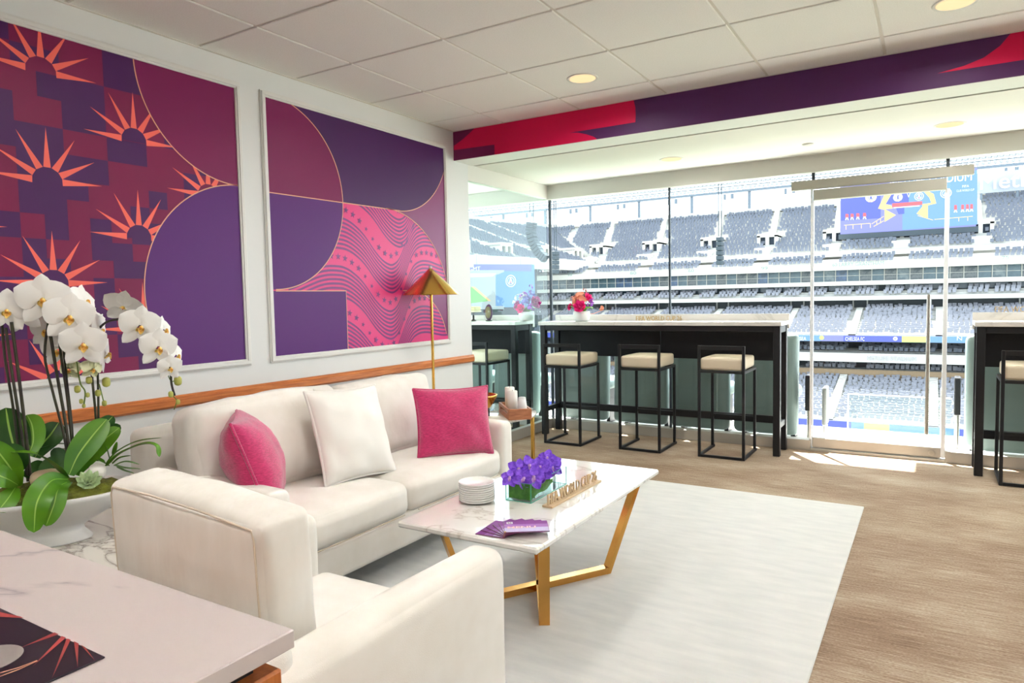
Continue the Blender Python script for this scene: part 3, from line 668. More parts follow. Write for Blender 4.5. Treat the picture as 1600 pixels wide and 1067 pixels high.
# fan of menus
mpur, mdk, mlil = M('menu_purple', C(128, 46, 140), .5, spec=.3), M('menu_wine', C(112, 40, 92), .3), M('menu_lilac', C(190, 182, 216), .5, spec=.3)
piv = at(788, 842, 2, TZ)
for k in range(6):
    ang = (62, 46, 33, 20, 9, 0)[k]
    m0, m1, m2 = at(790, 838, 2, TZ), at(852, 836, 2, TZ), at(855, 806, 2, TZ)
    dx = (m1-m0).normalized(); base_az = math.degrees(math.atan2(dx.y, dx.x))
    z = TZ+.0008+.0042*k; w, hh = .172, .125
    t = thing('menu_booklet', 'purple menu booklet, %s' % ('lowest and most turned of the fan on the coffee table', 'second from the bottom of the fan on the coffee table', 'third from the bottom of the fan on the coffee table', 'third from the top of the fan on the coffee table', 'second from the top of the fan on the coffee table', 'topmost of the fan, its cover reading MENU')[k], 'menu', (piv.x, piv.y, z), 'fan of menu booklets')
    X = T((piv.x, piv.y, z)) @ Rm(base_az+ang, 'Z')
    MB().box((0, 0, 0), (w, hh, .0034), .0006, 0, X).build('cover', mdk, t)
    mb = MB(); n = 10
    for i in range(n): mb.box((.002, .002+(hh-.004)*i/n, .0035), (w-.002, .002+(hh-.004)*(i+1)/n, .0037), 0, min(2, int(i/n*3.2)), X)
    c = mb.build('cover_print', [mlil, M('menu_violet', C(156, 100, 176), .5, spec=.3), mpur], t)
    if k == 5:
        v, f = text_mesh('MENU', .03, .0003, .0009, sx=1.35); MB().add([(a, b, c_) for a, b, c_ in v], f, 0, False, X @ T((.012, .042, .0039))).build('title', M('menu_title', C(246, 206, 200), .4), t)
        e = MB().box((.012, .094, .0037), (.036, .116, .0041), 0, 0, X).build('emblem', white_m, t)
        v, f = text_mesh('26', .016, .0002, .0008, 'CENTER'); MB().add(v, f, 0, False, X @ T((.024, .099, .0044))).build('emblem_figure', mdk, e)
    MB().tube([X @ Vector((.004, .004, .002)), X @ Vector((.004, .004, .0045))], .004, 8).build('eyelet', brass_m, t)
# wooden letter signs
def letter_sign(name, label, txt, p0, p1, height, mat, depth=.02, tail=None, plinth=True, sxx=None):
    p0, p1 = Vector(p0), Vector(p1); d = p1-p0; L = d.length; d.normalize(); nrm = Vector((d.y, -d.x, 0))
    t = thing(name, label, 'sign', tuple((p0+p1)/2))
    X = frameX(p0, d, -nrm, (0, 0, 1))
    if plinth: MB().box((-.006, -.025, 0), (L+.006, .025, .009), .001, 0, X).build('plinth', mat, t)
    z = .009 if plinth else 0
    full = txt + (' '+tail if tail else '')
    va, _ = text_mesh(full, 1, 0); wid = max(a[0] for a in va)-min(a[0] for a in va); x0 = min(a[0] for a in va)
    size = height/.72; sx = L/(wid*size)
    va, _ = text_mesh(full+'|', 1, 0)
    pos = 0
    for i, ch in enumerate(full):
        if ch == ' ': continue
        v1, _ = text_mesh(full[:i]+ch, 1, 0); v, f = text_mesh(ch, size, depth, .0)
        right = max(a[0] for a in v1)*size; w_ = max(a[0] for a in v); off = right-w_
        mb = MB().add([((a+off-x0*size)*sx, -c, b) for a, b, c in v], [q[::-1] for q in f], 0, False, X @ T((0, 0, z-.0005)))
        mb.build('letter', mat, t)
    return t
letter_sign('letter_sign', 'row of raised wooden letters on a strip on the coffee table', 'FIFA WORLD CUP', at(856, 793, 2, TZ), at(932, 752, 2, TZ), .050, letter_m, .008, '26')
# ================================================================ BRASS LAMP
lamp = thing('floor_lamp', 'slim brass floor lamp with cone shade behind the sofa', 'floor lamp', (-3.245, 4.145, 0))
LX = (-3.245, 4.145)
MB().lathe([(0, 0), (.13, 0), (.13, .014), (.02, .022), (0, .022)], 32, X=T((*LX, 0))).build('base', brass_m, lamp)
MB().tube([(*LX, .02), (*LX, 1.46)], .011, 14).build('pole', brass_m, lamp)
sh = MB().lathe([(.214, 1.405), (.211, 1.409), (.012, 1.602), (.0, 1.604)], 48, X=T((*LX, 0))); sh.lathe([(.2125, 1.404), (.2085, 1.408), (.01, 1.597)], 48, X=T((*LX, 0)))
lsh = sh.build('lamp_shade', brass_m, lamp)
MB().lathe([(0, 1.603), (.010, 1.603), (.012, 1.613), (.007, 1.621), (0, 1.622)], 14, X=T((*LX, 0))).build('finial', white_m, lsh)
# ================================================================ ROUND SIDE TABLE
st = thing('side_table', 'round white side table on brass legs past the sofa arm', 'side table', (-2.72, 4.03, 0))
SC_ = Vector((-2.735, 4.03)); SR = .395; SZ = .56
MB().lathe([(0, SZ-.02), (SR-.004, SZ-.02), (SR, SZ-.016), (SR, SZ-.004), (SR-.004, SZ), (0, SZ)], 56, X=T((SC_.x, SC_.y, 0))).build('table_top', mtable_m, st)
for a in (26, 116, 206, 296):
    x, y = SC_.x+(SR-.03)*math.cos(R(a)), SC_.y+(SR-.03)*math.sin(R(a)); MB().box((x-.011, y-.011, 0 if x < -2.5 else RZ), (x+.011, y+.011, SZ-.019), .002).build('leg', brass_m, st)
tray = thing('wooden_tray', 'small wooden slotted tray holding candles on the side table', 'tray', (-2.45, 3.97, SZ))
ta, tb2 = at(795, 657, 2, SZ), at(831, 655, 2, SZ); ux = (tb2-ta).normalized(); tw = (tb2-ta).length; uy = Vector((-ux.y, ux.x, 0)); td = .36
XT = frameX(ta, ux, uy, (0, 0, 1)); th = .072
for a, b in (((0, 0, 0), (tw, .012, th)), ((0, td-.012, 0), (tw, td, th)), ((tw-.012, .012, 0), (tw, td-.012, th))): MB().box(a, b, .001, 0, XT).build('board', tray_m, tray)
for a, b in (((0, .012, 0), (.012, td-.012, .032)), ((0, .012, .05), (.012, td-.012, th)), ((0, .012, .032), (.012, .06, .05)), ((0, td-.06, .032), (.012, td-.012, .05))): MB().box(a, b, 0, 0, XT).build('board', tray_m, tray)
MB().box((.012, .012, 0.002), (tw-.012, td-.012, .012), 0, 0, XT).build('bottom_board', tray_m, tray)
wax = M('candle_wax', C(250, 246, 238), .6, sss=.2)
def candle(px, r, h, x, y, label):
    p = XT @ Vector((x, y, .0125)); t = thing('pillar_candle', label, 'candle', tuple(p))
    MB().lathe([(0, 0), (r, 0), (r, h-.004), (r-.004, h), (r*.4, h-.006), (0, h-.007)], 26, X=T(p)).build('wax', wax, t)
    MB().tube([p+Vector((0, 0, h-.007)), p+Vector((.001, 0, h+.006))], .0012, 6).build('wick', blk_m, t)
candle(0, .034, .175, tw*.40, td*.74, 'taller white pillar candle at the back of the wooden tray')
candle(0, .035, .165, tw*.36, td*.40, 'shorter white pillar candle at the front of the wooden tray')
p = XT @ Vector((tw*.70, td*.22, .0125))
for k in range(4):
    o = MB().lathe([(.034, .0), (.035, .003), (.025, .090), (.022, .093), (.0, .093), (0, .091), (.022, .090), (.032, .0)], 26).build('paper_cup', white_m); o.location = (p.x, p.y, p.z+.0115*k)
    tag(o, 'white paper cup upside down in the wooden tray by the candles, %s' % ('lowest of the stack', 'second from the bottom', 'third from the bottom', 'topmost of the stack')[k], 'cup', 'upturned white cups')
bw = at(752, 650, 2, SZ)
std = thing('bowl_stand', 'black wire stand under the brass bowl on the side table', 'stand', tuple(bw))
for a in (20, 110, 200, 290): MB().tube([(bw.x+.055*math.cos(R(a)), bw.y+.055*math.sin(R(a)), SZ), (bw.x+.055*math.cos(R(a)), bw.y+.055*math.sin(R(a)), SZ+.046)], .005, 8).build('leg', blk_m, std)
MB().tube([(bw.x+.055*math.cos(R(a)), bw.y+.055*math.sin(R(a)), SZ+.045) for a in range(0, 361, 15)], .005, 6, caps=False).build('ring', blk_m, std)
tag(MB().lathe([(0, .0), (.05, .0), (.07, .015), (.112, .085), (.116, .098), (.111, .099), (.102, .082), (.06, .02), (0, .014)], 40, X=T((bw.x, bw.y, SZ+.0505))).build('brass_bowl', brass_m), 'brass bowl with angled sides on the black stand behind the sofa arm', 'bowl')
# ================================================================ BARS AND STOOLS
def bar_counter(x0, x1, label, mid=None):
    t = thing('bar_counter', label, 'bar counter', ((x0+x1)/2, 6.19, 0), 'window bar counters')
    L = .055; yf, yb = 6.0, 6.345; zt = 1.094
    MB().box((x0-.012, yf-.015, zt), (x1+.012, yb+.005, 1.128), .003).build('worktop', mbar_m, t)
    MB().box((x0-.012, yb+.006, 1.06), (x1+.012, yb+.04, 1.187), .002).build('upstand', mbar_m, t)
    xs = [x0, x1-L] + ([mid] if mid else [])
    for x in xs[:2]:
        MB().box((x, yf, 0), (x+L, yf+L, zt-.001), .003).build('leg', blk_m, t); MB().box((x, yb-L, 0), (x+L, yb, zt-.001), .003).build('leg', blk_m, t)
        MB().box((x+.008, yf+L, .225), (x+L-.008, yb-L, .275), .003).build('end_rail', blk_m, t)
        MB().box((x+.005, yf+L, zt-.06), (x+L-.005, yb-L, zt-.002), .003).build('end_rail', blk_m, t)
    MB().box((x0+L, yf+.005, zt-.05), (x1-L, yf+.045, zt-.002), .003).build('top_rail', blk_m, t)
    MB().box((x0+L, yb-.045, .225), (x1-L, yb-.005, .29), .003).build('foot_rail', blk_m, t)
    n = max(1, round((x1-x0)/1.15)); w = (x1-x0-2*L)/n
    for k in range(n): MB().box((x0+L+k*w+.002, yb-.03, .775), (x0+L+(k+1)*w-.002, yb-.012, zt-.002), .002).build('back_panel', panel_m, t)
    return t
bar_counter(-3.34, -1.075, 'long black bar counter with pale top under the left windows')
bar_counter(.272, 2.6, 'black bar counter with pale top right of the glass door')
bar_counter(-5.9, -3.63, 'black bar counter with pale top in the neighbouring bay behind the partition glass')
def make_stool(loc, label):
    t = thing('bar_stool', label, 'bar stool', loc, 'black-framed bar stools', local=True)
    b = .022; w, d = .385, .43
    for s, n in ((-1, 'post'), (1, 'post')):
        x = s*(w/2-b/2); MB().box((x-b/2, 0, 0), (x+b/2, b, .94), .002).build('leg', blk_m, t)
        MB().box((x-b/2, d-b, .02), (x+b/2, d, .735), .002).build('leg', blk_m, t)
        MB().box((x-b/2, b, 0), (x+b/2, d+.03, b), .002).build('floor_runner', blk_m, t)
        MB().box((x-b/2, b, .713), (x+b/2, d-b, .735), .002).build('seat_rail', blk_m, t)
    MB().box((-w/2+b, 0, 0), (w/2-b, b, b), .002).build('floor_runner', blk_m, t)
    MB().box((-w/2+b, 0, .713), (w/2-b, b, .735), .002).build('seat_rail', blk_m, t)
    MB().box((-w/2+b, d-b, .713), (w/2-b, d, .735), .002).build('seat_rail', blk_m, t)
    MB().box((-w/2+b, d-b, .285), (w/2-b, d, .307), .002).build('footrest', blk_m, t)
    MB().box((-w/2+b, .004, .905), (w/2-b, .016, .94), .002).build('back_rail', blk_m, t)
    MB().rbox((w-2*b+.006, d-b+.02, .1), .018, (.004, .004, .012), 6, 3, T((0, b+(d-b)/2+.004, .787)), 0, .001).build('seat_cushion', seat_m, t)
    return t
s0 = make_stool((-2.922, 5.632, 0), 'black-framed bar stool with bone seat, leftmost at the long bar')
dup(s0, (-2.188, 5.683, 0), 0, 'black-framed bar stool with bone seat, middle of three at the long bar')
dup(s0, (-1.487, 5.717, 0), 0, 'black-framed bar stool with bone seat, third from the left at the long bar')
dup(s0, (.60, 5.775, 0), 0, 'black-framed bar stool with bone seat at the bar right of the door')
dup(s0, (-3.93, 5.632, 0), 0, 'black-framed bar stool with bone seat behind the partition glass')
letter_sign('letter_sign', 'row of small gold letters standing on the long bar by the window', 'FIFA WORLD CUP', (-2.45, 6.315, 1.129), (-2.0, 6.315, 1.129), .045, gletter_m, .008, '26', plinth=False)
letter_sign('letter_sign', 'row of small gold letters standing on the upstand of the bar right of the door', 'FIFA WORLD CUP', (.40, 6.368, 1.188), (.85, 6.368, 1.188), .045, gletter_m, .008, '26', plinth=False)
# flowers on the bars
rose_pet = []
def rose_mesh(r):
    mb = MB(); k = 0
    for ring, (n, rr, lean, hh) in enumerate(((3, .25, 8, .9), (4, .45, 20, 1.0), (5, .7, 38, 1.0), (6, .95, 62, .95))):
        for i in range(n):
            X = Rm(360*i/n+31*ring, 'Z') @ T((0, -r*rr*.35, 0)) @ Rm(lean, 'X'); mb.grid([[(a*1.0, b, c) for a, b, c in row] for row in petal_grid(r*hh, r*.95, -.35, 5, 5, .9)], 0, True, X)
    return mb
def ball_bloom(r, n, seed):
    mb = MB(); q = random.Random(seed)
    for i in range(n):
        a, z = q.uniform(0, 2*math.pi), q.uniform(-.4, 1); s = math.sqrt(max(0, 1-z*z)); c = Vector((math.cos(a)*s*r, math.sin(a)*s*r, z*r))
        X = face(c, c+Vector((0, 0, .001)), q.uniform(0, 90)); 
        for j in range(4): mb.grid(petal_grid(r*.36, r*.34, -.2, 3, 3), 0, True, X @ Rm(90*j, 'Y') @ Rm(-15, 'X'))
    return mb
def bar_vase(name, label, p, flowers, rv_):
    t = thing(name, label, 'flower vase', tuple(p), 'low white vases of flowers')
    X0 = T(p)
    vb = MB().lathe([(0, 0), (.058, 0), (.076, .02), (.084, .06), (.080, .098), (.077, .10), (.072, .098), (.074, .06), (.0, .05)], 30, X=X0).build('vase', cer_m, t)
    for i, (kind, dx, dy, z, r, mat) in enumerate(flowers):
        c = Vector((p.x+dx, p.y+dy, p.z+z)); d = Vector((dx*3, dy*3-.06, .10 if kind != 'spike' else .2))
        f = None
        if kind == 'rose': f = rose_mesh(r); Xr = T(c) @ Vector((0, 0, 1)).rotation_difference(d.normalized()).to_matrix().to_4x4()
        elif kind == 'ball': f = ball_bloom(r, 16, i); Xr = T(c)
        elif kind == 'lily': f = bloom_mesh([(a, r*1.3, r, -.5, -28) for a in (0, 75, 145, 215, 290)]); Xr = face(c, d, 20)
        else: f = ball_bloom(r*.55, 8, i); Xr = T(c) @ Matrix.Diagonal((1, 1, 2.4, 1))
        o = f.build('blossom', mat, t); o.data.transform(Xr)
        MB().tube([(p.x+dx*.1, p.y+dy*.1, p.z+.07), (p.x+dx*.6, p.y+dy*.6, p.z+z*.6+.03), tuple(c)], .0028, 5).build('stem', gstem_m, t)
    q = random.Random(rv_)
    for k in range(8):
        a = k*.785+q.uniform(-.2, .2); l = q.uniform(.09, .13); mb = MB(); e = Vector((math.cos(a), math.sin(a)*.8, 0))
        leaf(mb, [p+Vector((0, 0, .09))+e*.03, p+Vector((0, 0, .135))+e*l*.7, p+Vector((0, 0, .11+.05*q.random()))+e*l*1.15], .055, (0, 0, 1), .2); mb.build('leaf', M('bright_leaf', C(120, 176, 60), .5), t)
    return t
hot, cor, lil, blu, wht, mag = M('hot_pink', C(255, 36, 146), .6), M('peach_pink', C(255, 176, 150), .6), M('lilac', C(178, 96, 216), .6), M('delphinium', C(128, 128, 206), .6), petal_m, M('magenta', C(200, 64, 150), .6)
rust = M('rust_pink', C(196, 120, 112), .6)
pv = at(909, 502, 2, 1.129)
bar_vase('flower_vase', 'white vase with hot pink and peach blooms on the long bar', pv, [('rose', .02, -.08, .145, .056, hot), ('lily', -.015, -.075, .225, .075, cor), ('rose', .055, .02, .22, .05, hot), ('ball', -.075, 0, .21, .045, rust), ('ball', -.07, .01, .17, .035, rust), ('rose', -.10, -.03, .14, .034, hot), ('ball', .115, .0, .19, .032, lil), ('spike', .02, .03, .27, .045, rust), ('ball', .10, -.02, .16, .028, lil)], 3)
tag(MB().grid(petal_grid(.055, .035, -.4), 0, True, face(at(943, 484, 1, 6.30), (0, -1, .3), -35)).grid(petal_grid(.05, .03, -.4), 0, True, face(at(943, 484, 1, 6.30), (0, -1, .3), -80)).tube([at(943, 484, 1, 6.30), Vector((at(943, 484, 1, 6.30).x-.07, 6.22, 1.2)), Vector((pv.x+.06, 6.17, 1.2))], .003, 6).build('flower_sprig', cor), 'single small peach bloom on a stem beside the hot pink vase', 'flower')
pn = at(823, 502, 2, 1.129); pn = Vector((-3.80, 6.19, 1.129))
pn = Vector((at(823, 500, 1, 6.19).x, 6.19, 1.129))
bar_vase('flower_vase', 'white vase with blue and purple blooms behind the partition glass', pn, [('ball', .02, -.03, .20, .06, blu), ('ball', .05, .02, .26, .05, blu), ('ball', -.03, 0, .26, .045, lil), ('rose', .11, -.02, .19, .06, mag), ('rose', -.08, -.03, .16, .05, mag), ('rose', -.02, -.07, .13, .05, hot), ('ball', .09, -.05, .14, .045, lil), ('spike', .03, .04, .32, .05, lil), ('ball', -.105, .02, .24, .045, wht), ('ball', -.12, -.02, .2, .035, wht), ('ball', -.05, .03, .27, .04, wht)], 4)
# neighbour's cake stand and oval ornament
cs = at(740, 502, 1, 6.2); cs.z = 1.129; t = thing('cake_stand', 'pale footed cake stand behind the partition glass at the wall edge', 'cake stand', tuple(cs))
MB().lathe([(0, 0), (.035, 0), (.03, .006), (.011, .02), (.011, .085), (.03, .095), (0, .096)], 24, X=T(cs)).build('foot', blk_m, t)
MB().lathe([(0, .096), (.085, .097), (.09, .11), (.085, .112), (0, .104)], 32, X=T(cs)).build('plate', M('stand_cream', C(222, 214, 178), .4), t)
MB().rbox((.13, .13, .05), .02, X=T(cs+Vector((0, 0, .134)))).build('cake', M('sponge', C(206, 196, 140), .8), t)
ov = at(764, 502, 1, 6.2); ov.z = 1.129
t = thing('oval_plaque', 'upright brown oval plaque with a purple rim behind the partition glass', 'plaque', tuple(ov))
Xo = T(ov+Vector((0, 0, .092)))
MB().lathe([(.0, -.012), (.05, -.012), (.056, 0), (.05, .012), (0, .012)], 30, X=Xo @ Rm(90, 'X') @ Matrix.Diagonal((.86, 1.6, 1, 1))).build('rim', M('plaque_purple', C(92, 62, 92), .4), t)
MB().lathe([(.0, .014), (.04, .014), (.042, .0)], 30, X=Xo @ Rm(90, 'X') @ Matrix.Diagonal((.86, 1.6, 1, 1))).build('face', M('plaque_olive', C(128, 118, 84), .5), t)
MB().box((ov.x-.03, ov.y-.02, 1.129), (ov.x+.03, ov.y+.02, 1.14), .002).build('foot', blk_m, t)
# ================================================================ ORCHID BOWL ON THE CORNER TABLE
EZ = .50
et = thing('corner_table', 'low marble-topped corner table under the orchid bowl', 'end table', (-2.75, 1.2, 0))
MB().box((-3.38, .78, EZ-.03), (-2.05, 1.70, EZ), .004).build('table_top', mend_m, et)
for x in (-3.33, -2.15):
    for y in (.83, 1.61): MB().box((x, y, 0 if x < -2.5 else RZ), (x+.04, y+.04, EZ-.031), .003).build('leg', brass_m, et)
BC = at(78, 846, 2, EZ); BC.z = EZ
orch = thing('orchid_bowl', 'white footed bowl of tall white orchids on the corner table', 'potted plant', tuple(BC))
Xb = T(BC) @ Rm(57, 'Z')
prof = [(.0, 0), (.43, 0), (.44, .006), (.36, .035), (.35, .05), (.44, .07), (.62, .10), (.82, .14), (.95, .168), (1, .188), (.965, .189), (.9, .16), (.7, .12), (.0, .10)]
BA, BB = .315, .19
MB().lathe([(r*BB, z) for r, z in prof], 48, X=Xb @ Matrix.Diagonal((BA/BB, 1, 1, 1))).build('bowl', cer_m, orch)
G = []
for i in range(14):
    r = i/13*.94; row = []
    for k in range(41):
        a = 2*math.pi*k/40; x, y = r*math.cos(a)*BA, r*math.sin(a)*BB; row.append((x, y, .170+.05*(1-r*r)+.012*noise.noise(Vector((x*24, y*24, 1)))+.005*noise.noise(Vector((x*70, y*70, 4)))))
    G.append(row)
MB().grid(G, 0, True, Xb).build('moss', moss_m, orch, stuff=True)
def ap(px, py, dd=0.0): return atp(px, py, BC, dd)
PX = (BC.xy.length)/FPX/.98      # metres per photo pixel at the bowl
vd = Vector((BC.x, BC.y, 0)).normalized(); toC = -vd
def oleaf(pts, w, mat=leaf_m, nrm=None, fold=.18, **k):
    mb = MB(); leaf(mb, [ap(*p) for p in pts], w*PX*.8, nrm or (toC+Vector((0, 0, .6))), fold, **k); lf = mb.build('leaf', mat, orch)
    if w > 24:
        m2 = MB(); leaf(m2, [ap(p[0], p[1], (p[2] if len(p) > 2 else 0)-.0025) + Vector((0, 0, .0012)) for p in pts], w*PX*.045, nrm or (toC+Vector((0, 0, .6))), 0); m2.build('midrib', rib_m, lf)
oleaf([(107, 749, -.06), (80, 752, -.14), (58, 785, -.2), (53, 832, -.21)], 36)
oleaf([(108, 752, -.06), (92, 762, -.16), (84, 790, -.20), (72, 822, -.21)], 30, leaf_m)
oleaf([(108, 742, -.04), (122, 712, -.02), (144, 682, .0), (167, 655, .02)], 42)
oleaf([(118, 742, -.03), (140, 712, .02), (160, 690, .05), (187, 668, .07)], 34)
oleaf([(106, 747, -.05), (85, 728, -.08), (55, 710, -.10), (16, 706, -.1)], 24, leaf_m, (0, 0, 1))
oleaf([(32, 735, .0), (22, 700, .02), (14, 668, .03), (9, 637, .03)], 52, leaf2_m)
oleaf([(44, 712, .0), (52, 690, .02), (50, 665, .03), (42, 648, .03)], 34, leaf_m)
oleaf([(55, 715, .03), (66, 695, .05), (80, 678, .08), (92, 660, .1)], 40, leaf2_m)
oleaf([(56, 702, .03), (80, 695, .06), (110, 694, .08)], 20, leaf2_m, (0, 0, 1))
oleaf([(28, 760, -.05), (18, 735, -.08), (4, 715, -.1), (-16, 690, -.1)], 36)
oleaf([(28, 758, -.06), (10, 748, -.1), (-14, 742, -.12), (-40, 760, -.13)], 34)
oleaf([(24, 762, -.08), (12, 780, -.13), (-4, 800, -.15)], 30)
oleaf([(22, 740, -.03), (30, 725, -.05), (26, 710, -.06), (12, 695, -.07)], 26, leaf2_m)
oleaf([(140, 690, .1), (160, 668, .12), (177, 650, .13)], 26, leaf2_m)
oleaf([(150, 690, .09), (172, 676, .12), (188, 664, .12)], 22, leaf2_m)
oleaf([(90, 745, -.0), (95, 720, .04), (84, 700, .06)], 24, leaf2_m)
oleaf([(65, 748, -.0), (75, 728, .03), (98, 715, .05)], 22, leaf2_m)
oleaf([(38, 745, -.01), (52, 735, .02), (66, 720, .05)], 22, leaf2_m)
def stem(pts, r=3.4, mat=stem_m):
    P = [ap(*p) for p in pts]; Q = [P[0]*2-P[1]] + P + [P[-1]*2-P[-2]]; S = []
    for i in range(1, len(Q)-2):
        for t in np.linspace(0, 1, 5, endpoint=(i == len(Q)-3)):
            a, b, c, d = Q[i-1], Q[i], Q[i+1], Q[i+2]; S.append(.5*((2*b)+(c-a)*t+(2*a-5*b+4*c-d)*t*t+(3*b-a-3*c+d)*t**3))
    MB().tube(S, r*PX/2*.72, 7).build('stem', mat, orch)
stem([(44, 752, 0), (36, 690, 0), (20, 590, 0), (9, 512, 0)], 5)
stem([(48, 752, 0), (42, 690, 0), (31, 600, 0), (18, 503, -.01)], 5.5)
stem([(34, 750, .01), (21, 640, .02), (8, 560, .02), (3, 505, .02)], 4.5)
stem([(108, 735, 0), (100, 680, 0), (82, 610, 0), (70, 555, 0), (77, 495, -.02)], 4.5)
stem([(112, 735, 0), (104, 670, 0), (90, 590, 0), (80, 530, 0), (74, 492, -.02)], 5.5)
stem([(114, 730, .01), (112, 690, .01), (105, 620, .01), (94, 545, .0), (93, 505, 0)], 4.5)
stem([(116, 730, .02), (112, 660, .02), (104, 590, .02), (97, 518, .01)], 4)
stem([(152, 720, .05), (150, 655, .04), (145, 600, .02), (140, 545, .0)], 4.5)
stem([(155, 720, .05), (154, 650, .04), (153, 590, .03), (150, 530, .03), (162, 506, .0), (186, 499, -.04), (210, 505, -.06), (240, 522, -.08), (258, 545, -.09), (266, 575, -.09), (268, 600, -.09), (273, 618, -.09)], 4.2)
stem([(99, 545, 0), (118, 562, -.02), (122, 580, -.02), (126, 600, -.02), (133, 612, -.02), (131, 634, -.02)], 2.6, gstem_m)
stem([(155, 600, .02), (160, 620, .01), (163, 632, .01)], 2.2, gstem_m)
stem([(262, 585, -.09), (268, 596, -.09), (277, 592, -.09)], 2, gstem_m); stem([(270, 618, -.09), (276, 626, -.09), (272, 640, -.09)], 2, gstem_m)
big = [(62, .034, .043, .10, -6), (-62, .034, .043, .10, -6), (0, .034, .027, .08, -2), (142, .034, .024, .1, 0), (-142, .034, .024, .1, 0)]
phal = keep(bloom_mesh(big), petal_m); phalc = keep(bloom_mesh([(a, l*.95, w*.85, -.35, -26) for a, l, w, c, le in big]), cpetal_m)
lipm = MB()
for a, l, w, le in ((180, .012, .009, 18), (145, .011, .008, -30), (-145, .011, .008, -30)): lipm.grid(petal_grid(l, w, -.5), 0, True, T((0, -.004, .0)) @ Rm(a, 'Y') @ Rm(le, 'X'))
lipm.lathe([(0, .004), (.003, .002), (.0035, -.002), (0, -.004)], 10, X=T((0, -.006, 0)))
plip = keep(lipm, lip_m)
rt = Vector((-vd.y, vd.x, 0))       # towards the right as the viewer stands
if rt.dot(CR) < 0: rt = -rt
for i, (px, py, r, tx, tz, roll, dd, kind) in enumerate([
    (10, 486, 32, .1, -.05, 5, -.02, 0), (36, 488, 32, .55, .0, -10, .03, 0), (67, 469, 38, -.05, .0, 0, -.04, 0), (108, 496, 37, .12, -.05, 8, -.06, 0), (130, 539, 34, .0, -.1, 2, -.08, 0),
    (133, 472, 30, 1.5, .5, 20, .01, 0), (156, 516, 28, 2.2, -.2, 30, .0, 0), (166, 553, 28, 2.6, -.1, -25, .01, 0), (72, 517, 28, -.5, -.1, 10, .06, 0), (90, 548, 27, -.4, -.2, 0, .06, 0),
    (145, 577, 19, .3, -.1, 10, -.05, 1), (107, 578, 20, -.5, .0, 0, .03, 1), (193, 479, 31, .3, .9, -20, -.02, 2), (219, 511, 33, .15, -.15, 8, -.1, 0), (248, 544, 31, .2, -.15, 5, -.12, 0),
    (257, 516, 24, 1.4, .3, 15, -.05, 0), (276, 556, 24, 1.5, .1, 10, -.07, 0), (266, 575, 21, .25, -.2, 0, -.12, 0), (150, 500, 22, 1.0, .6, 20, .04, 0)]):
    d = toC + rt*tx + Vector((0, 0, tz))
    if kind == 2: d = -toC*.6 + rt*.3 + Vector((0, 0, .4))
    me, mt = (phalc, cpetal_m) if kind == 1 else (phal, petal_m)
    copies('blossom', me, mt, orch, face(ap(px, py, dd), d, roll, r*PX/.034*.80), ('lip', plip))
for (px, py, r, dd) in ((278, 595, 6, -.09), (267, 616, 4, -.09), (278, 628, 3.4, -.09), (166, 597, 6, 0), (139, 594, 4.5, -.02), (121, 608, 4.5, -.02), (153, 614, 4.2, .01), (163, 630, 3.6, .01), (127, 627, 3, -.02), (137, 617, 3, -.02), (131, 634, 2.6, -.02)):
    MB().rbox((r*1.6*PX, r*1.6*PX, r*2.2*PX), r*.75*PX, m=3, k=3, X=T(ap(px, py, dd))).build('bud', bud_m, orch)
# stones and succulents lying in the moss
def rock(px, py, s, dd, label, mat):
    p = ap(px, py, dd); tag(MB().rbox((s*2.2*PX, s*1.5*PX, s*1.4*PX), s*.68*PX, m=3, k=3, nzamp=.003, seed=px, X=T(p) @ Rm(px, 'Z')).build('pebble', mat), label, 'pebble', 'pebbles on the moss')
rock(151, 737, 14, -.03, 'white chalky pebble on the moss behind the pale rosette succulent', M('chalk', C(228, 226, 220), .8))
rock(71, 746, 15, -.04, 'smooth beige pebble on the moss under the orchid stems', M('beige_pebble', C(206, 184, 152), .7))
rock(95, 706, 7, .09, 'small pale pebble far back under the dark orchid leaves', M('pale_pebble', C(216, 206, 184), .7))
su = thing('succulent', 'pale green rosette succulent in the moss at the bowl front', 'succulent', tuple(ap(139, 756, -.08)))
sg_m = M('succulent_green', C(176, 200, 150), .5)
for ring, (n, L_, lean) in enumerate(((9, 17, 62), (8, 14, 42), (6, 10, 24), (4, 6, 10))):
    for i in range(n):
        X = T(ap(139, 754, -.08)) @ Vector((0, 0, 1)).rotation_difference((toC+Vector((0, 0, 1.0))).normalized()).to_matrix().to_4x4() @ Rm(360*i/n+20*ring, 'Z') @ Rm(lean, 'X')
        MB().grid(petal_grid(L_*PX, L_*PX*.62, -.3, 5, 5, .9), 0, True, X).build('leaf', sg_m, su)
al = thing('succulent', 'spiky green succulent with two long arching leaves at the right of the bowl', 'succulent', tuple(ap(172, 728, .0)))
for pts, w in (([(166, 726, 0), (185, 705, .0), (215, 690, -.02), (253, 684, -.04)], 9), ([(168, 728, 0), (190, 708, -.03), (222, 695, -.07), (243, 697, -.09), (249, 714, -.1)], 14), ([(172, 722, .02), (168, 708, .02), (166, 697, .02)], 8), ([(175, 722, .02), (179, 708, .02), (183, 690, .03)], 9), ([(178, 728, -.02), (196, 722, -.03), (218, 726, -.05)], 8), ([(180, 728, -.02), (196, 732, -.03), (220, 733, -.05)], 8), ([(170, 728, 0), (160, 722, .0), (150, 714, .02)], 9), ([(176, 725, .0), (188, 716, .0), (205, 712, .0)], 9), ([(182, 730, -.02), (194, 736, -.03), (210, 740, -.04)], 8)):
    mb = MB(); leaf(mb, [ap(*p) for p in pts], w*PX, (0, 0, 1), .35, basew=.8, peak=.3); mb.build('leaf', leaf_m if w > 8 else M('aloe_grey', C(120, 160, 96), .5), al)
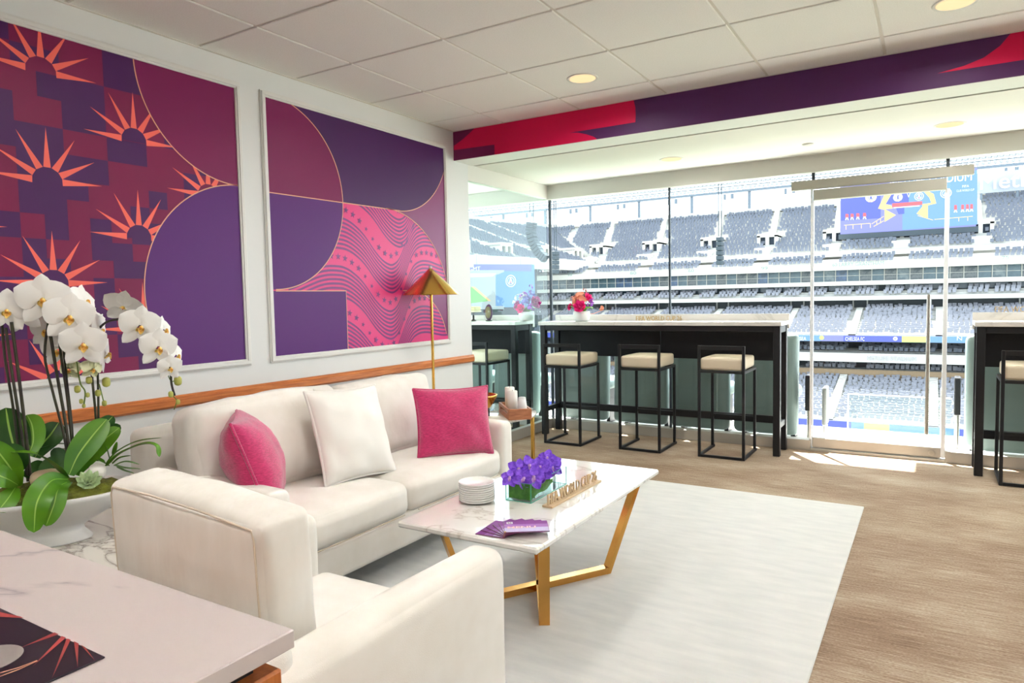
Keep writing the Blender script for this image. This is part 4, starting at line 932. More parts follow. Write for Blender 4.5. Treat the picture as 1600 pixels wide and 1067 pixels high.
# ================================================================ NEAR COUNTER
cz = .90
tag(MB().box((-1.9, -.1, cz-.027), (-.765, .645, cz), .002).build('marble_counter', mcount_m), 'marble counter slab in the lower left foreground', 'counter')
cab = thing('cabinet', 'orange-brown wooden cabinet under the near marble counter', 'cabinet', (-1.3, .27, 0))
MB().box((-1.88, -.09, .0), (-.775, .63, .848), .004).build('body', wood2_m, cab)
MB().box((-1.86, -.07, .848), (-.80, .60, .872), 0).build('top_rail', blk_m, cab)  # black block in the recess: the slab's shadow gap put into colour, no rail
mat_ = thing('counter_mat', 'dark mat printed with coral sun rays on the near counter', 'mat', (-1.2, .3, cz))
mx1, my1 = -.92, .466
mdk2 = M('mat_dark', C(30, 20, 34), .35); mcor = M('mat_coral', C(178, 70, 66), .4)
MB().box((-1.62, .02, cz+.0003), (mx1, my1, cz+.003), .001).build('sheet', mdk2, mat_)
PM = Print((-1.62, mx1, .02, my1), [mcor, peach_m, M('mat_grey', C(150, 142, 138), .4)], lambda a, b, l: (a, b, cz+.0033+.0003*l))
def cp(x, y): v = at(x*.3, 780+y*.3, 2, cz); return (v.x, v.y)
for tri in (((110, 785), (290, 703), (318, 712)), ((170, 885), (322, 725), (345, 733)), ((270, 950), (348, 738), (370, 742)), ((405, 890), (385, 748), (410, 762)), ((150, 632), (-40, 590), (-40, 622)), ((500, 860), (420, 770), (445, 784))): PM.poly([cp(*q_) for q_ in tri], mcor, 1)
PM.line([cp(-20, 925), cp(100, 890), cp(195, 853)], .0022, peach_m, 1.4); PM.line([cp(-20, 945), cp(100, 900), cp(195, 856)], .0022, peach_m, 1.4)
c0 = cp(-70, 850)
attach(PM.mb.build('mat_print', PM.mats), mat_)
PD = Print((-1.62, mx1, .02, my1), [PM.mats[2]], PM.place); PD.poly(arc(c0, .040, 0, 360, 40), PD.mats[0], 1.2); attach(PD.mb.build('mat_disc', PD.mats), mat_)
# ================================================================ BALCONY
bal = struct(MB().box((-8, WY+.05, -.25), (6, 7.60, -.004), 0).build('floor_balcony', deck_m))
struct(MB().box((-8, WY+.07, 2.72), (6, 7.22, 2.98), 0).build('ceiling_overhang_sunblock', bay_m))  # unseen overhang, its depth set to limit the sun's reach indoors
struct(MB().box((-8, 7.22, 2.72), (-1.98, 7.56, 2.98)).build('ceiling_overhang_sunblock', bay_m)); struct(MB().box((-1.0, 7.22, 2.72), (6, 7.56, 2.98)).build('ceiling_overhang_sunblock', bay_m))  # unseen extensions added to block the sun except for a patch by the door
gw = sempty('window_9', (0, 7.57, 0)); MB().box((-.71, 7.565, 0), (.16, 7.585, .345)).build('pane', vglass_m, gw)
MB().box((-.715, 7.562, 0), (-.705, 7.588, .35)).build('glass_edge', edge_m, gw); MB().box((-.71, 7.562, .345), (.16, 7.588, .352)).build('glass_edge', edge_m, gw)
def out_seat(loc, label):
    t = thing('balcony_seat', label, 'seat', loc, 'padded seats on the balcony', local=True)
    X = T((0, 0, .525)) @ Rm(-3, 'X')
    MB().rbox((.575, .14, .94), .05, (0, .03, 0), 6, 3, X).build('backrest', teal_m, t)
    MB().box((-.20, -.115, -.36), (.20, -.09, .36), .012, 0, X).build('back_shell', M('teal_shell', C(98, 114, 111), .4), t)
    MB().rbox((.52, .40, .12), .05, (0, 0, .02), 5, 3, T((0, .26, .42))).build('seat_cushion', teal_m, t)
    for x in (-.22, .22): MB().box((x-.02, .12, 0), (x+.02, .30, .38), .004).build('leg', blk_m, t)
    return t
so_ = make = out_seat((-1.335, 6.76, -.004), 'grey-green padded balcony seat just left of the glass door')
dup(so_, (.52, 6.76, -.004), 0, 'grey-green padded balcony seat just right of the glass door')
for i, (x, l) in enumerate(((-1.985, 'grey-green padded balcony seat behind the bar stool third from the left'), (-2.60, 'grey-green padded balcony seat behind the middle bar stool'), (-3.25, 'grey-green padded balcony seat behind the leftmost bar stool'), (-4.1, 'grey-green padded balcony seat behind the neighbouring bay stool'), (-4.75, 'grey-green padded balcony seat at the far left behind the partition glass'), (1.12, 'grey-green padded balcony seat behind the right bar counter'))):
    dup(so_, (x+.03, 6.76, -.004), 0, l)
def railing(x, y, label, side):
    t = thing('seat_post', label, 'post', (x, y, 0))
    MB().tube([(x, y, -.004), (x, y, .62)], .018, 10).build('post', steel_m, t)
    MB().box((x-.022, y-.10, .30), (x+.022, y+.06, .62), .006).build('folded_arm', blk_m, t)
    MB().rbox((.04, .20, .36), .018, X=T((x+side*.10, y+.30, .30))).build('side_panel', lgrey_m, t)
    MB().tube([(x+side*.10, y+.30, -.004), (x+side*.10, y+.30, .125)], .02, 8).build('post', steel_m, t)
q = at(1264, 690, 2, 0); railing(q.x, q.y, 'slim post with folded black arm on the balcony left of the door', 1)
q = at(1494, 700, 2, 0); railing(q.x, q.y, 'slim post with folded black arm on the balcony right of the door', -1)
# ================================================================ STADIUM
struct(MB().box((-200, 8.2, -16.5), (150, 300, -15.8)).build('ground', conc_m))
tag(MB().box((-60, 22, -15.79), (40, 74, -15.7)).build('playing_field', grass_m), 'green playing field at the foot of the far stand', 'field')
ZY = lambda y, Y: at(1300, y, 1, Y).z
MAINM = T((0, 130, 0)) @ Matrix(((1, 0, 0, 0), (0, -1, 0, 0), (0, 0, 1, 0), (0, 0, 0, 1)))
eu = Vector((-.164, -.986, 0)); ed = Vector((.986, -.164, 0)); ENDM = frameX((-69.5, 131, 0), eu, ed, (0, 0, 1))
stand = thing('grandstand', 'tall pale grandstand of many tiers across the field', 'grandstand', (-25, 105, -15.8))
endst = thing('grandstand', 'corner grandstand seen through the partition glass at far left', 'grandstand', (-72, 100, -15.8))
seat_pts = []      # (matrix, u, d, z, shade, lower)
VX = [-58.8, -50.5, -40.7, -30.8, -22.0, -12.6, -3.9, 5.25, 14.4]; TX = [-63.3, -55.2, -44.3, -33.5, -23.8, -13.8, -4.2, 5.6, 15.0]
def aisle_x(i, Y): return VX[i]+(TX[i]-VX[i])*(Y-115)/15
def tier(root, Mx, u0, u1, d0, z0, d1, z1, rows, name, aisles=None, aw=.75, gap=None, seat=0, mitre=0, sp=.54, portals=()):
    """d0 = front row distance from the back line, d1 = back row"""
    mb = MB(); dd = (d1-d0)/rows; dz = (z1-z0)/rows
    for r in range(rows):
        a, b = d0+dd*r, d0+dd*(r+1); z = z0+dz*r; ua = u0+(b*mitre if mitre else 0)
        mb.add([(ua, a, z-dz), (u1, a, z-dz), (u1, a, z), (ua, a, z), (ua, b, z), (u1, b, z)], [(0, 1, 2, 3), (3, 2, 5, 4)], 0, False, Mx)
        n = int((u1-ua)/sp)
        for k in range(n):
            u = ua+(k+.5)*sp; Y = 130-a
            if aisles and any(abs(u-f(Y)) < aw for f in aisles): continue
            if gap and ((u-gap[2]) % (gap[0]+gap[1])) > gap[0]: continue
            if any(abs(u-pu) < 1.9 and pd-2.6 < a < pd+1.3 for pu, pd in portals): continue
            seat_pts.append((Mx, u, a+dd*.62, z, seat, r))
    mb.build(name, conc_m, root)
mainX0, mainX1 = -70, 16
aisl = [lambda Y, i=i: aisle_x(i, Y) for i in range(len(VX))]
UPz = lambda d: 16.0-(16.0-7.2)*d/22.5
tier(stand, MAINM, -69, mainX1, 22.5, 7.2, 0, 16, 26, 'upper_tier', aisl, .8, None, 0, .95, portals=[(v, 15.5) for v in VX[1:]])
tier(endst, ENDM, 0, 70, 22.5, 7.2, 0, 16, 26, 'upper_tier', [lambda Y, i=i: 21+i*9.5-(130-Y)*.15 for i in range(5)], .8, None, 0, .85, portals=[(18.3+i*9.5, 17.) for i in range(5)])
tier(stand, MAINM, -65, mainX1, 27, 5.25, 24.5, ZY(402, 105.5), 3, 'ledge_tier', [lambda Y, i=i: aisle_x(i, 108) for i in range(len(VX))], 1.0)
tier(stand, MAINM, -65, mainX1, 27.6, ZY(463, 102.5), 25.6, ZY(453, 104.4), 3, 'club_tier', None, .8, (2.3, .75, .4), 1)
mez = [lambda Y, x_=x_: x_ for x_ in (-54, -45, -36, -26.9, -16.4, -8.4, .7, 10)]
tier(stand, MAINM, -65, mainX1, 37, ZY(522, 93), 26, ZY(482, 104), 14, 'middle_tier', mez, .75, None, 1)
tier(stand, MAINM, -65, mainX1, 36, ZY(550, 94), 31, ZY(541, 99), 4, 'shaded_tier', mez, .6, (8, .6, 0), 0)
low = [lambda Y, i=i: -47.8+9.6*i for i in range(7)]
tier(stand, MAINM, -52, mainX1, 50, ZY(655, 80), 35, ZY(589, 95), 17, 'lower_tier', low, .7, None, 1, sp=.56)
tier(stand, MAINM, -52, mainX1, 34, ZY(577, 96), 32, ZY(572, 98), 2, 'box_tier', None, .6, (6.2, .9, 0), 1)
def slab(name, y0, y1, Ya, Yb, mat, root=stand, x0=-66, x1=mainX1):
    return MB().box((x0, Ya, ZY(y1, Ya)), (x1, Yb, ZY(y0, Ya))).build(name, mat, root)
slab('parapet', 315, 322.5, 130.2, 131.2, cream_m, x0=-72)
slab('wall_band', 394, 401.5, 106.6, 107.4, cream_m, x0=-60)
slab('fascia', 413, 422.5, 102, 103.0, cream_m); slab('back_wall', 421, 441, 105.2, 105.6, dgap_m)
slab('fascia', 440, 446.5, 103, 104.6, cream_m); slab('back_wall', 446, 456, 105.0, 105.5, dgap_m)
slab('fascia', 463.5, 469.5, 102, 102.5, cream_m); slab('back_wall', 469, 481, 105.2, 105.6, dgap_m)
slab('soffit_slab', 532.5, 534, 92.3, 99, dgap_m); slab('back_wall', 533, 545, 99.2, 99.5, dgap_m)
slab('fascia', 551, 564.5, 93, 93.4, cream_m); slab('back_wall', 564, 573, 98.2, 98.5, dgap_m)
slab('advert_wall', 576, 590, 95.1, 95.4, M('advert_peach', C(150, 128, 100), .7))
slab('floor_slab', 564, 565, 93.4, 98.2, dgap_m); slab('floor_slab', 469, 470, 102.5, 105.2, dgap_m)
MB().box((-52, 95.5, -15.8), (mainX1, 132, -9.5)).build('base_wall', conc_m, stand)
MB().box((-72, 131.3, -15.8), (mainX1, 132, 16.5)).build('rear_wall', conc_m, stand)
# glazed suites, one window after another
zt_, zb_ = ZY(422, 104), ZY(440, 104); zm = (zt_+zb_)/2-.05; win = None
wvar = [dwin_m, dwin_m, M('suite_glass_pale', C(104, 116, 118), .3, nz=(1.6, C(60, 80, 88), .4, .6)), M('suite_glass_blue', C(66, 90, 120), .3, nz=(1.3, C(44, 62, 78), .4, .6)), M('suite_glass_grey', C(90, 96, 96), .3, nz=(2, C(40, 54, 60), .4, .6))]
x = -65.82
while x < mainX1:
    if win is None: win = MB().box((0, 104, zb_), (1.36, 104.1, zt_)).build('suite_window', dwin_m, stand); win.location.x = x; wt = MB().box((0, 103.94, zm-.03), (1.36, 104.0, zm+.03)).build('transom', cream_m); wt.parent = win
    else:
        o = win.copy(); COL.objects.link(o); o.location.x = x; o.material_slots[0].link = 'OBJECT'; o.material_slots[0].material = random.choice(wvar); o2 = wt.copy(); COL.objects.link(o2); o2.parent = o
    x += 1.47
x = -65; k = 0
wz0, wz1 = ZY(447, 104.95), ZY(454.5, 104.95); win2 = None
while x < mainX1:
    if win2 is None: win2 = MB().box((0, 104.85, wz1), (1.9, 104.95, wz0)).build('club_window', M('club_glass', C(46, 64, 74), .25), stand); win2.location.x = x
    else: o = win2.copy(); COL.objects.link(o); o.location.x = x
    x += 2.1 if k % 3 else 2.9; k += 1
m_ = MB(); x = -65.85
while x < mainX1: m_.box((x-.05, 103.9, zb_), (x+.05, 104.05, zt_)); x += 1.47
m_.build('mullion', cream_m, stand)
m_ = MB()
for i in range(8):
    X_ = mez[i](104); m_.box((X_-1.0, 104.8, ZY(482, 104)), (X_-.85, 105.1, ZY(470, 104))); m_.box((X_+.7, 104.8, ZY(482, 104)), (X_+.85, 105.1, ZY(470, 104)))
m_.build('doorway_frame', cream_m, stand)
# stair portals with pale surrounds, aisle stairs
def portal(root, Mx, u, d):
    z = UPz(d+2.5)-.6; X = Mx @ T((u, d, z))
    mb = MB()
    for a, b in (((-1.5, -1.6, 0), (-1.05, 2.6, 2.0)), ((1.05, -1.6, 0), (1.5, 2.6, 2.0)), ((-1.5, -1.6, 1.75), (1.5, 2.6, 2.3)), ((-.25, -.2, 0), (.25, 2.6, 1.75))): mb.box(a, b, 0, 0, X)
    o = mb.build('stair_portal', cream_m, root)
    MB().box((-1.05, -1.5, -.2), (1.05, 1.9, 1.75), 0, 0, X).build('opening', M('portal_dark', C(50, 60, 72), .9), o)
    MB().box((-1.1, 2.6, -1.5), (1.1, 6.3, .2), 0, 0, X @ T((0, 0, -.3)) ).build('landing', cream_m, o)
for v in VX[1:]: portal(stand, MAINM, v, 15.5)
for i in range(5): portal(endst, ENDM, 18.3+i*9.5, 17.0)
def aisle(root, Mx, pts, w):
    mb = MB(); n = 26
    for i in range(n):
        t = i/n; u = pts[0][0]+(pts[1][0]-pts[0][0])*t; d = pts[0][1]+(pts[1][1]-pts[0][1])*t; z = pts[0][2]+(pts[1][2]-pts[0][2])*t
        dn = (pts[1][1]-pts[0][1])/n; dz = (pts[1][2]-pts[0][2])/n
        mb.box((u-w, d+dn, z-.2), (u+w, d, z+dz+.12), 0, 0, Mx)
    mb.build('aisle_stair', cream_m, root)
for i in range(1, len(VX)): aisle(stand, MAINM, ((VX[i]+(TX[i]-VX[i])*.0, 14.2, UPz(14.2)), (TX[i], .2, UPz(.2))), .42)
for i in range(5): aisle(endst, ENDM, ((19.0+i*9.5, 15.5, UPz(15.5)), (21+i*9.5, .2, UPz(.2))), .42)
for f in mez: aisle(stand, MAINM, ((f(93), 37, ZY(522, 93)), (f(104), 26, ZY(482, 104))), .4)
for f in low: aisle(stand, MAINM, ((f(80), 50, ZY(655, 80)), (f(95), 35, ZY(585, 95))), .42)
# end stand: front wall, parapet, rear
for nm, a, b, mt in (('wall_band', (19.1, 22.6, 5.9), (70, 23.2, 7.6), cream_m), ('parapet', (0, -1.2, 16), (70, -.2, 17), cream_m), ('rear_wall', (33, 21.0, -15.8), (70, 22.0, 6.8), dgap_m)):
    MB().box(a, b, 0, 0, ENDM).build(nm, mt, endst)
# seats: the 300 that show largest are single objects, the rest one mesh
def seat_geo(w=.46):
    mb = MB(); mb.box((-w/2, -.03, .28), (w/2, .03, .82)); mb.box((-w/2+.02, .03, .30), (w/2-.02, .13, .62)); return mb.v, mb.f
sv, sf = seat_geo(); sv = np.array(sv)
seat_pts = [p for p in seat_pts if p[0] is not None]
near = [i for i, p in enumerate(seat_pts) if p[0] is MAINM and 42 < p[2] < 50.5 and -14 < p[1] < 5 and p[4] == 1]
near = sorted(near, key=lambda i: (-seat_pts[i][2], seat_pts[i][1]))[:300]; ns = set(near); sm_ = None
for i in near:
    Mx, u, d, z, s, r = seat_pts[i]; p = Mx @ Vector((u, d, z))
    if sm_ is None:
        mb = MB(); mb.add(sv, sf, 0, False, Matrix.Rotation(math.pi, 4, 'Z')); o = mb.build('stadium_seat', seatl_m); sm_ = o.data
    else: o = bpy.data.objects.new('stadium_seat', sm_); COL.objects.link(o)
    o.location = p+Vector((rng.uniform(-.07, .07)+.27*((r*7) % 5)/5, 0, 0)); o.scale = (rng.uniform(.82, 1.0), 1, rng.uniform(.75, 1.0)); tag(o, 'small grey folding seat in the front rows of the lowest far tier', 'seat', 'seats in the lowest tier across the field')
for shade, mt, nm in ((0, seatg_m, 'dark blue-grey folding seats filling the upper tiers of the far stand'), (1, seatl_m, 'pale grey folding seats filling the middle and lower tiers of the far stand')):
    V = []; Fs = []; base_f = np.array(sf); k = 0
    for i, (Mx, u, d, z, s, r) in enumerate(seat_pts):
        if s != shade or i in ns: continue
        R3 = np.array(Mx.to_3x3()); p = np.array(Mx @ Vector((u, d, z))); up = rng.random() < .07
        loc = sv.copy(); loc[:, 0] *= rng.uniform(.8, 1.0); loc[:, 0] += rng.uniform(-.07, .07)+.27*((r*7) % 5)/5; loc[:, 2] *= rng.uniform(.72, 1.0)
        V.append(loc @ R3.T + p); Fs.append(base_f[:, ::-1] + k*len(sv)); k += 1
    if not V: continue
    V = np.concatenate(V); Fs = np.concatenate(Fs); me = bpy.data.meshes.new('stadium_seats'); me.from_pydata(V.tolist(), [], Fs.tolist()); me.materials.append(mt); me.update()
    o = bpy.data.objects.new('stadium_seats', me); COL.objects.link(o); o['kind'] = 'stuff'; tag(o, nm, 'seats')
# roof gantry with floodlights
ga = thing('roof_gantry', 'steel roof gantry of floodlights above the far stand', 'gantry', (-25, 131, 17))
x = -92.5; xs = []
while x < 20: xs.append(x); x += 10.6
for x in xs:
    MB().box((x-.22, 131, 16.9), (x+.22, 131.5, 20.2)).build('column', steelb_m, ga)
    b = MB(); b.box((x-3.2, 130.6, 19.0), (x-2.7, 131, 19.9)); b.box((x-4.5, 130.6, 18.9), (x-4.1, 131, 19.9)); b.build('hanging_speaker', steelb_m, ga)
MB().box((-95, 130.8, 20.1), (20, 131.6, 20.5)).build('beam', steelb_m, ga); MB().box((-95, 130.8, 22.3), (20, 135, 23.3)).build('roof_edge', M('roof_white', C(104, 114, 120), .7), ga)
MB().box((-95, 131.2, 21.25), (20, 131.5, 21.4)).build('beam', steelb_m, ga)
b = MB(); c2_ = MB()
for i in range(150):
    x = -94+i*.76
    for z in (20.9, 21.8):
        b.box((x-.23, 130.7, z-.22), (x+.23, 131.0, z+.22), .08)
    c2_.tube([(x, 131.3, 20.4), (x+.38, 131.3, 22.3)], .04, 4)
b.build('floodlights', M('flood_lens', C(140, 144, 148), .4), ga, stuff=True); c2_.build('lattice', steelb_m, ga, stuff=True)
# ---- boards
class Board:
    def __init__(s, root, Y, mats): s.root, s.Y, s.mats, s.mb = root, Y, mats, MB()
    def w(s, px, py, l): v = at(px, py, 1, s.Y); return (v.x, s.Y-.06-.03*l, v.z)
    def poly(s, pts, mat, l=1): s.mb.add([s.w(x, y, l) for x, y in pts], [tuple(range(len(pts)))], s.mats.index(mat))
    def disc(s, c, r, mat, l=1, n=24): 
        o = at(c[0], c[1], 1, s.Y); k = (at(c[0]+r, c[1], 1, s.Y)-o).length*.86
        s.mb.add([(o.x+k*math.cos(2*math.pi*i/n), s.Y-.06-.03*l, o.z+k*math.sin(2*math.pi*i/n)) for i in range(n)], [tuple(range(n))], s.mats.index(mat))
    def done(s): attach(s.mb.build('screen_image', s.mats), s.root)
    def text(s, txt, p0, p1, h, mat, name='lettering', bold=.0):
        a, b = at(*p0, 1, s.Y), at(*p1, 1, s.Y); v, f = text_mesh(txt, 1, .02, 0); xs_ = [q_[0] for q_ in v]; W_ = max(xs_)-min(xs_); L_ = b.x-a.x
        sc = (at(p0[0], p0[1]-h, 1, s.Y).z-a.z)/.72
        MB().add([(a.x+(q_[0]-min(xs_))*L_/W_, s.Y-.2+q_[2], a.z+q_[1]*sc) for q_ in v], f).build(name, mat, s.root)
allm = [led_b, led_c, led_v, led_w, led_r, led_y, led_o, led_g, led_pg, led_gr]
def crest(B, c, r, blue=True):
    B.disc(c, r, led_w, 3); 
    if blue: B.disc(c, r*.86, led_w, 3.2); B.disc(c, r*.55, led_b, 3.4); B.disc(c, r*.46, led_w, 3.6); B.poly([(c[0]-r*.18, c[1]+r*.3), (c[0]+r*.2, c[1]+r*.3), (c[0]+r*.1, c[1]-.1*r), (c[0]+r*.22, c[1]-r*.35), (c[0]-r*.1, c[1]-r*.3)], led_b, 3.8)
    else: B.disc(c, r*.86, led_c, 3.2); B.disc(c, r*.66, led_w, 3.4); B.disc(c, r*.56, led_c, 3.5); B.poly([(c[0]-r*.36, c[1]+r*.42), (c[0]-r*.16, c[1]+r*.42), (c[0], c[1]-r*.3), (c[0]+r*.16, c[1]+r*.42), (c[0]+r*.36, c[1]+r*.42), (c[0]+.05*r, c[1]-r*.55), (c[0]-.05*r, c[1]-r*.55)], led_w, 3.8); B.poly([(c[0]-r*.1, c[1]+r*.3), (c[0]+r*.1, c[1]+r*.3), (c[0], c[1]-.05*r)], led_r, 3.9)
    if blue:
        for i in range(8): B.disc((c[0]+r*.72*math.cos(i*.785+.2), c[1]+r*.72*math.sin(i*.785+.2)), r*.09, led_r, 3.9, 8)
YS = 111.5
sb = thing('scoreboard', 'large blue scoreboard screen with gold stage above the upper tier at right', 'scoreboard', tuple(at(1420, 368, 1, YS)))
a, b = at(1313, 368, 1, YS), at(1527, 262, 1, YS); zb = at(1313, 368, 1, YS).z; zb2 = at(1420, 360, 1, YS).z
z1 = b.z
MB().box((a.x, YS, zb2), (b.x, YS+.8, z1)).build('cabinet', led_v, sb)
B = Board(sb, YS, allm)
def yb_(x): return 366.5-(x-1313)*.0740      # lower screen edge in the photo
B.poly([(1313, yb_(1313)), (1410, yb_(1410)), (1410, 275), (1313, 282)], led_v, .2); B.poly([(1410, yb_(1410)), (1527, yb_(1527)), (1527, 266), (1410, 275)], led_c, .2)
B.poly([(1314, 345), (1376, 341), (1376, 290), (1314, 295)], led_b, .5)
crest(B, (1361, 308), 10.5); crest(B, (1403, 308.5), 8.6); crest(B, (1436, 307), 8.6, False); crest(B, (1478, 302), 10.5, False)
B.poly([(1372, 326), (1382, 304), (1392, 292), (1400, 291), (1384, 319), (1393, 321), (1395, 326), (1383, 327), (1400, 336), (1382, 347), (1382, 328)], led_y, 1)
B.poly([(1463, 318), (1459, 303), (1449, 298), (1442, 298), (1452, 309), (1455, 317), (1441, 319), (1441, 323), (1432, 334), (1450, 342), (1450, 321)], led_y, 1)
B.poly([(1384, 319), (1396, 300), (1420, 298), (1420, 318)], led_b, .9); B.poly([(1420, 318), (1420, 298), (1446, 298), (1453, 315)], led_c, .9)
B.poly([(1394, 318), (1441, 314.5), (1441, 320), (1394, 324)], led_r, 2); B.poly([(1396, 324), (1437, 321), (1437, 322.4), (1396, 325.6)], led_w, 2.2)
B.poly([(1400, 325), (1413, 324), (1413, 334), (1404, 335)], led_b, 1.5); B.poly([(1413, 324), (1436, 322), (1430, 333), (1413, 334)], led_c, 1.5)
for xx in (1323.5, 1331.5, 1340.5, 1351): yy = 339-(xx-1323)*.06; B.poly([(xx-2.6, yy+1), (xx+2.6, yy+1), (xx+2.2, yy-4.5), (xx-2.2, yy-4.5)], led_r, 2); B.poly([(xx-3, yy+5), (xx-1, yy+5), (xx, yy+1.6), (xx+1, yy+5), (xx+3, yy+5), (xx+1.4, yy+.8), (xx-1.4, yy+.8)], led_w, 2)
for xx in (1493, 1504, 1511.5, 1518): yy = 327-(xx-1493)*.06; B.poly([(xx-2.4, yy+1), (xx+2.4, yy+1), (xx+2, yy-6.5), (xx-2, yy-6.5)], led_r, 2); B.poly([(xx-3, yy+5), (xx-1, yy+5), (xx, yy+1.6), (xx+1, yy+5), (xx+3, yy+5), (xx+1.4, yy+.8), (xx-1.4, yy+.8)], led_w, 2)
for (q0, q1) in (((1319, 352), (1360, 349)), ((1362, 350), (1381, 338)), ((1365, 354), (1381, 345)), ((1434, 337), (1458, 344)), ((1460, 343), (1520, 338)), ((1322, 352), (1322, 359)), ((1333, 351), (1333, 358)), ((1346, 350), (1346, 357)), ((1360, 349), (1360, 356)), ((1370, 346), (1370, 352)), ((1376, 342), (1376, 349)), ((1498, 340), (1498, 346)), ((1512, 339), (1512, 345))):
    dx, dy = q1[0]-q0[0], q1[1]-q0[1]; l_ = math.hypot(dx, dy); n_ = (-dy/l_*.5, dx/l_*.5); B.poly([(q0[0]+n_[0], q0[1]+n_[1]), (q1[0]+n_[0], q1[1]+n_[1]), (q1[0]-n_[0], q1[1]-n_[1]), (q0[0]-n_[0], q0[1]-n_[1])], led_y, 2)
B.done(); B.text('V', (1417, 309), (1422.5, 308.7), 7, led_w); B.text('FIFA', (1503.5, 293.5), (1514, 293), 4, led_w, bold=.02); B.text('CLUB WORLD CUP', (1494.5, 300.3), (1522, 298.8), 3.4, led_w, bold=.02)
MB().box((a.x-.2, YS-.3, zb2-.75), (b.x+.2, YS+.8, zb2)).build('base_frame', dark_m, sb)
for xx in (a.x+1, a.x+6.5, b.x-1): MB().box((xx-.2, YS+.2, UPz(18.5)-1), (xx+.2, YS+.6, zb2)).build('post', steelb_m, sb)
B.text('METLIFE STADIUM', (1391, 293), (1518, 283.5), 13, white_m, 'sign_letters', .02)
sg = thing('rooftop_sign', 'huge white rooftop letters over the upper right seats', 'sign', tuple(at(1560, 298, 1, 126)))
Bs = Board(sg, 126, allm); Bs.text('MetLife', (1531, 297), (1652, 286), 24, white_m, 'letters', .03)
pa = at(1526, 299, 1, 126.3); pb = at(1700, 285, 1, 126.3); MB().box((pa.x, 126.3, at(1560, 300, 1, 126.3).z), (pb.x, 126.8, at(1560, 268, 1, 126.3).z)).build('backing', M('sign_grey', C(146, 152, 158), .7), sg)
for xx in (pa.x+.6, pa.x+5, pa.x+10): MB().box((xx-.15, 126.4, 13.8), (xx+.15, 126.7, at(1560, 300, 1, 126.3).z)).build('post', steelb_m, sg)
YL = 79.5
ls = thing('video_screen', 'big blue video screen with stadium picture seen through the partition glass', 'screen', tuple(at(790, 490, 1, YL)))
x0 = at(690, 450, 1, YL).x; x1 = at(831, 450, 1, YL).x; zt2 = at(826, 413.5, 1, YL).z; zb3 = at(800, 480, 1, YL).z
MB().box((x0, YL, zb3), (x1, YL+.8, zt2)).build('cabinet', led_c, ls)
B = Board(ls, YL, allm)
B.poly([(690, 413), (831, 413), (831, 424), (690, 422)], led_v, .3); B.poly([(690, 422), (788, 422), (788, 483), (690, 484)], led_gr, .5)
B.poly([(690, 427), (776, 427), (770, 432), (690, 435)], led_w, .8); B.poly([(690, 448), (735, 448), (745, 450), (766, 470), (735, 474), (690, 476)], led_pg, 1); B.poly([(737, 448), (742, 447.5), (768, 470), (764, 470.5)], led_o, 1.2)
B.poly([(775, 430), (790, 424), (790, 478), (775, 478)], led_c, .9); crest(B, (799, 439), 9.5, False)
B.done(); B.text('GMT', (734, 423.5), (752, 423.3), 6.5, led_w, bold=.03)
for xx in (x0+1, x1-1.5): MB().box((xx-.3, YL+.9, -15.8), (xx+.3, YL+1.5, zt2)).build('post', steelb_m, ls)
rb = thing('ribbon_board', 'long blue and green LED ribbon along the middle tier of the far stand', 'screen', (-20, 92, ZY(533, 92)))
YR = 92.0; zt3, zb4 = ZY(524, YR), ZY(533, YR)
MB().box((-58, YR, zb4), (mainX1, YR+.3, zt3)).build('cabinet', led_v, rb)
B = Board(rb, YR, allm)
def seg(p0, p1, mat, l=.5):
    X0_, X1_ = at(p0, 528, 1, YR).x, at(p1, 528, 1, YR).x; B.mb.add([(X0_, YR-.06-.03*l, zb4), (X1_, YR-.06-.03*l, zb4), (X1_, YR-.06-.03*l, zt3), (X0_, YR-.06-.03*l, zt3)], [(0, 1, 2, 3)], allm.index(mat))
for p0, p1, mt in ((700, 900, led_b), (900, 1000, led_c), (1000, 1100, led_b), (1100, 1180, led_g), (1180, 1282, led_c), (1318, 1392, led_b), (1392, 1409, led_b), (1409, 1448, led_g), (1448, 1485, led_c), (1485, 1600, led_c)): seg(p0, p1, mt)
B.disc((1284, 527.5), 4.5, led_g, 1.5); crest(B, (1399, 529), 4.2); B.done()
B.text('CHELSEA FC', (1321, 532), (1351, 532), 6, led_w, bold=.02); B.text('N', (1495, 531.5), (1503, 531.5), 6.5, led_w, bold=.03); B.text('SEA', (1250, 531.5), (1260, 531.5), 6, led_w, bold=.02)
fb = thing('pitchside_board', 'blue and lime LED board at the foot of the lowest far tier', 'screen', (-10, 79.4, ZY(668, 79.4)))
YF = 79.4; MB().box((-52, YF, ZY(672, YF)), (mainX1, YF+.3, ZY(657, YF))).build('cabinet', led_b, fb)
B = Board(fb, YF, allm)
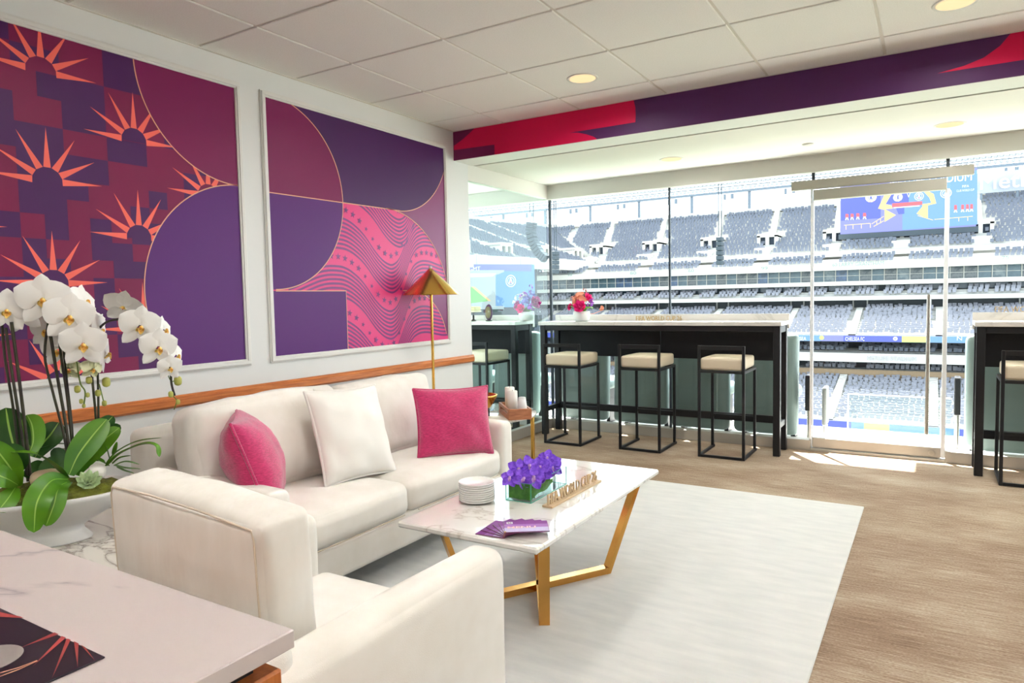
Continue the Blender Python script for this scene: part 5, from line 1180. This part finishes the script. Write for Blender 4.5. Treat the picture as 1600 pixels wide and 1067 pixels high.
for p0, p1, mt in ((1330, 1350, led_c), (1350, 1390, led_g), (1390, 1500, led_c)):
    X0_, X1_ = at(p0, 660, 1, YF).x, at(p1, 660, 1, YF).x; B.mb.add([(X0_, YF-.08, ZY(672, YF)), (X1_, YF-.08, ZY(672, YF)), (X1_, YF-.08, ZY(657, YF)), (X0_, YF-.08, ZY(657, YF))], [(0, 1, 2, 3)], allm.index(mt))
B.done()
# lettering on the stand's fascias
Bf = Board(stand, 92.95, allm); Bf.text('METLIFE STADIUM', (1355, 562), (1432, 562), 6.5, M('fascia_grey', C(150, 150, 154), .6), 'fascia_lettering', .02)
Bg = Board(stand, 101.9, allm); fg = M('fascia_green', C(96, 122, 114), .6)
for txt, q0, q1, h in (('60 LARRY GRANTHAM', (1301, 416.8), (1381, 413.2), 6), ('75', (1565, 405), (1576, 404.5), 5), ('60', (1076, 425.5), (1085, 425), 5), ('99', (1190, 421.5), (1200, 421), 5), ('80', (985, 429), (995, 428.6), 4.5), ('22', (888, 431), (895, 431), 4.5)): Bg.text(txt, q0, q1, h, fg, 'fascia_lettering', .01)
# hanging loudspeakers
def line_array(label, pts, Y, w, n):
    t = thing('line_array', label, 'loudspeaker', tuple(at(*pts[-1], 1, Y)), 'hanging stadium loudspeakers')
    P = [at(x, y, 1, Y) for x, y in pts]; cum = np.linspace(0, len(P)-1, n+1)
    for k in range(n):
        i = min(int(cum[k]), len(P)-2); f = cum[k]-i; a_ = P[i].lerp(P[i+1], f); i2 = min(int(cum[k+1]), len(P)-2); b_ = P[i2].lerp(P[i2+1], cum[k+1]-i2)
        d = (b_-a_); ang = math.atan2(d.x, -d.z); c = (a_+b_)/2
        MB().box((-w/2, -.5, -d.length*.46), (w/2, .5, d.length*.46), .05, 0, T(c) @ Matrix.Rotation(-ang, 4, 'Y')).build('speaker_box', dark_m, t)
    for s in (-.25, .25): MB().tube([P[0]+Vector((s*w, 0, 0)), P[0]+Vector((s*w, 0, 26))], .05, 5).build('cable', dark_m, t)
line_array('long curved hanging loudspeaker array seen through the partition glass', [(831, 347), (829, 362), (834, 381), (843, 396), (853, 405)], 70, .95, 13)
line_array('small hanging loudspeaker cluster just right of the partition corner', [(868, 392), (868, 428)], 70, .5, 5)
line_array('small hanging loudspeaker cluster beyond the middle of the long bar', [(1125, 370), (1125, 414)], 70, .55, 6)
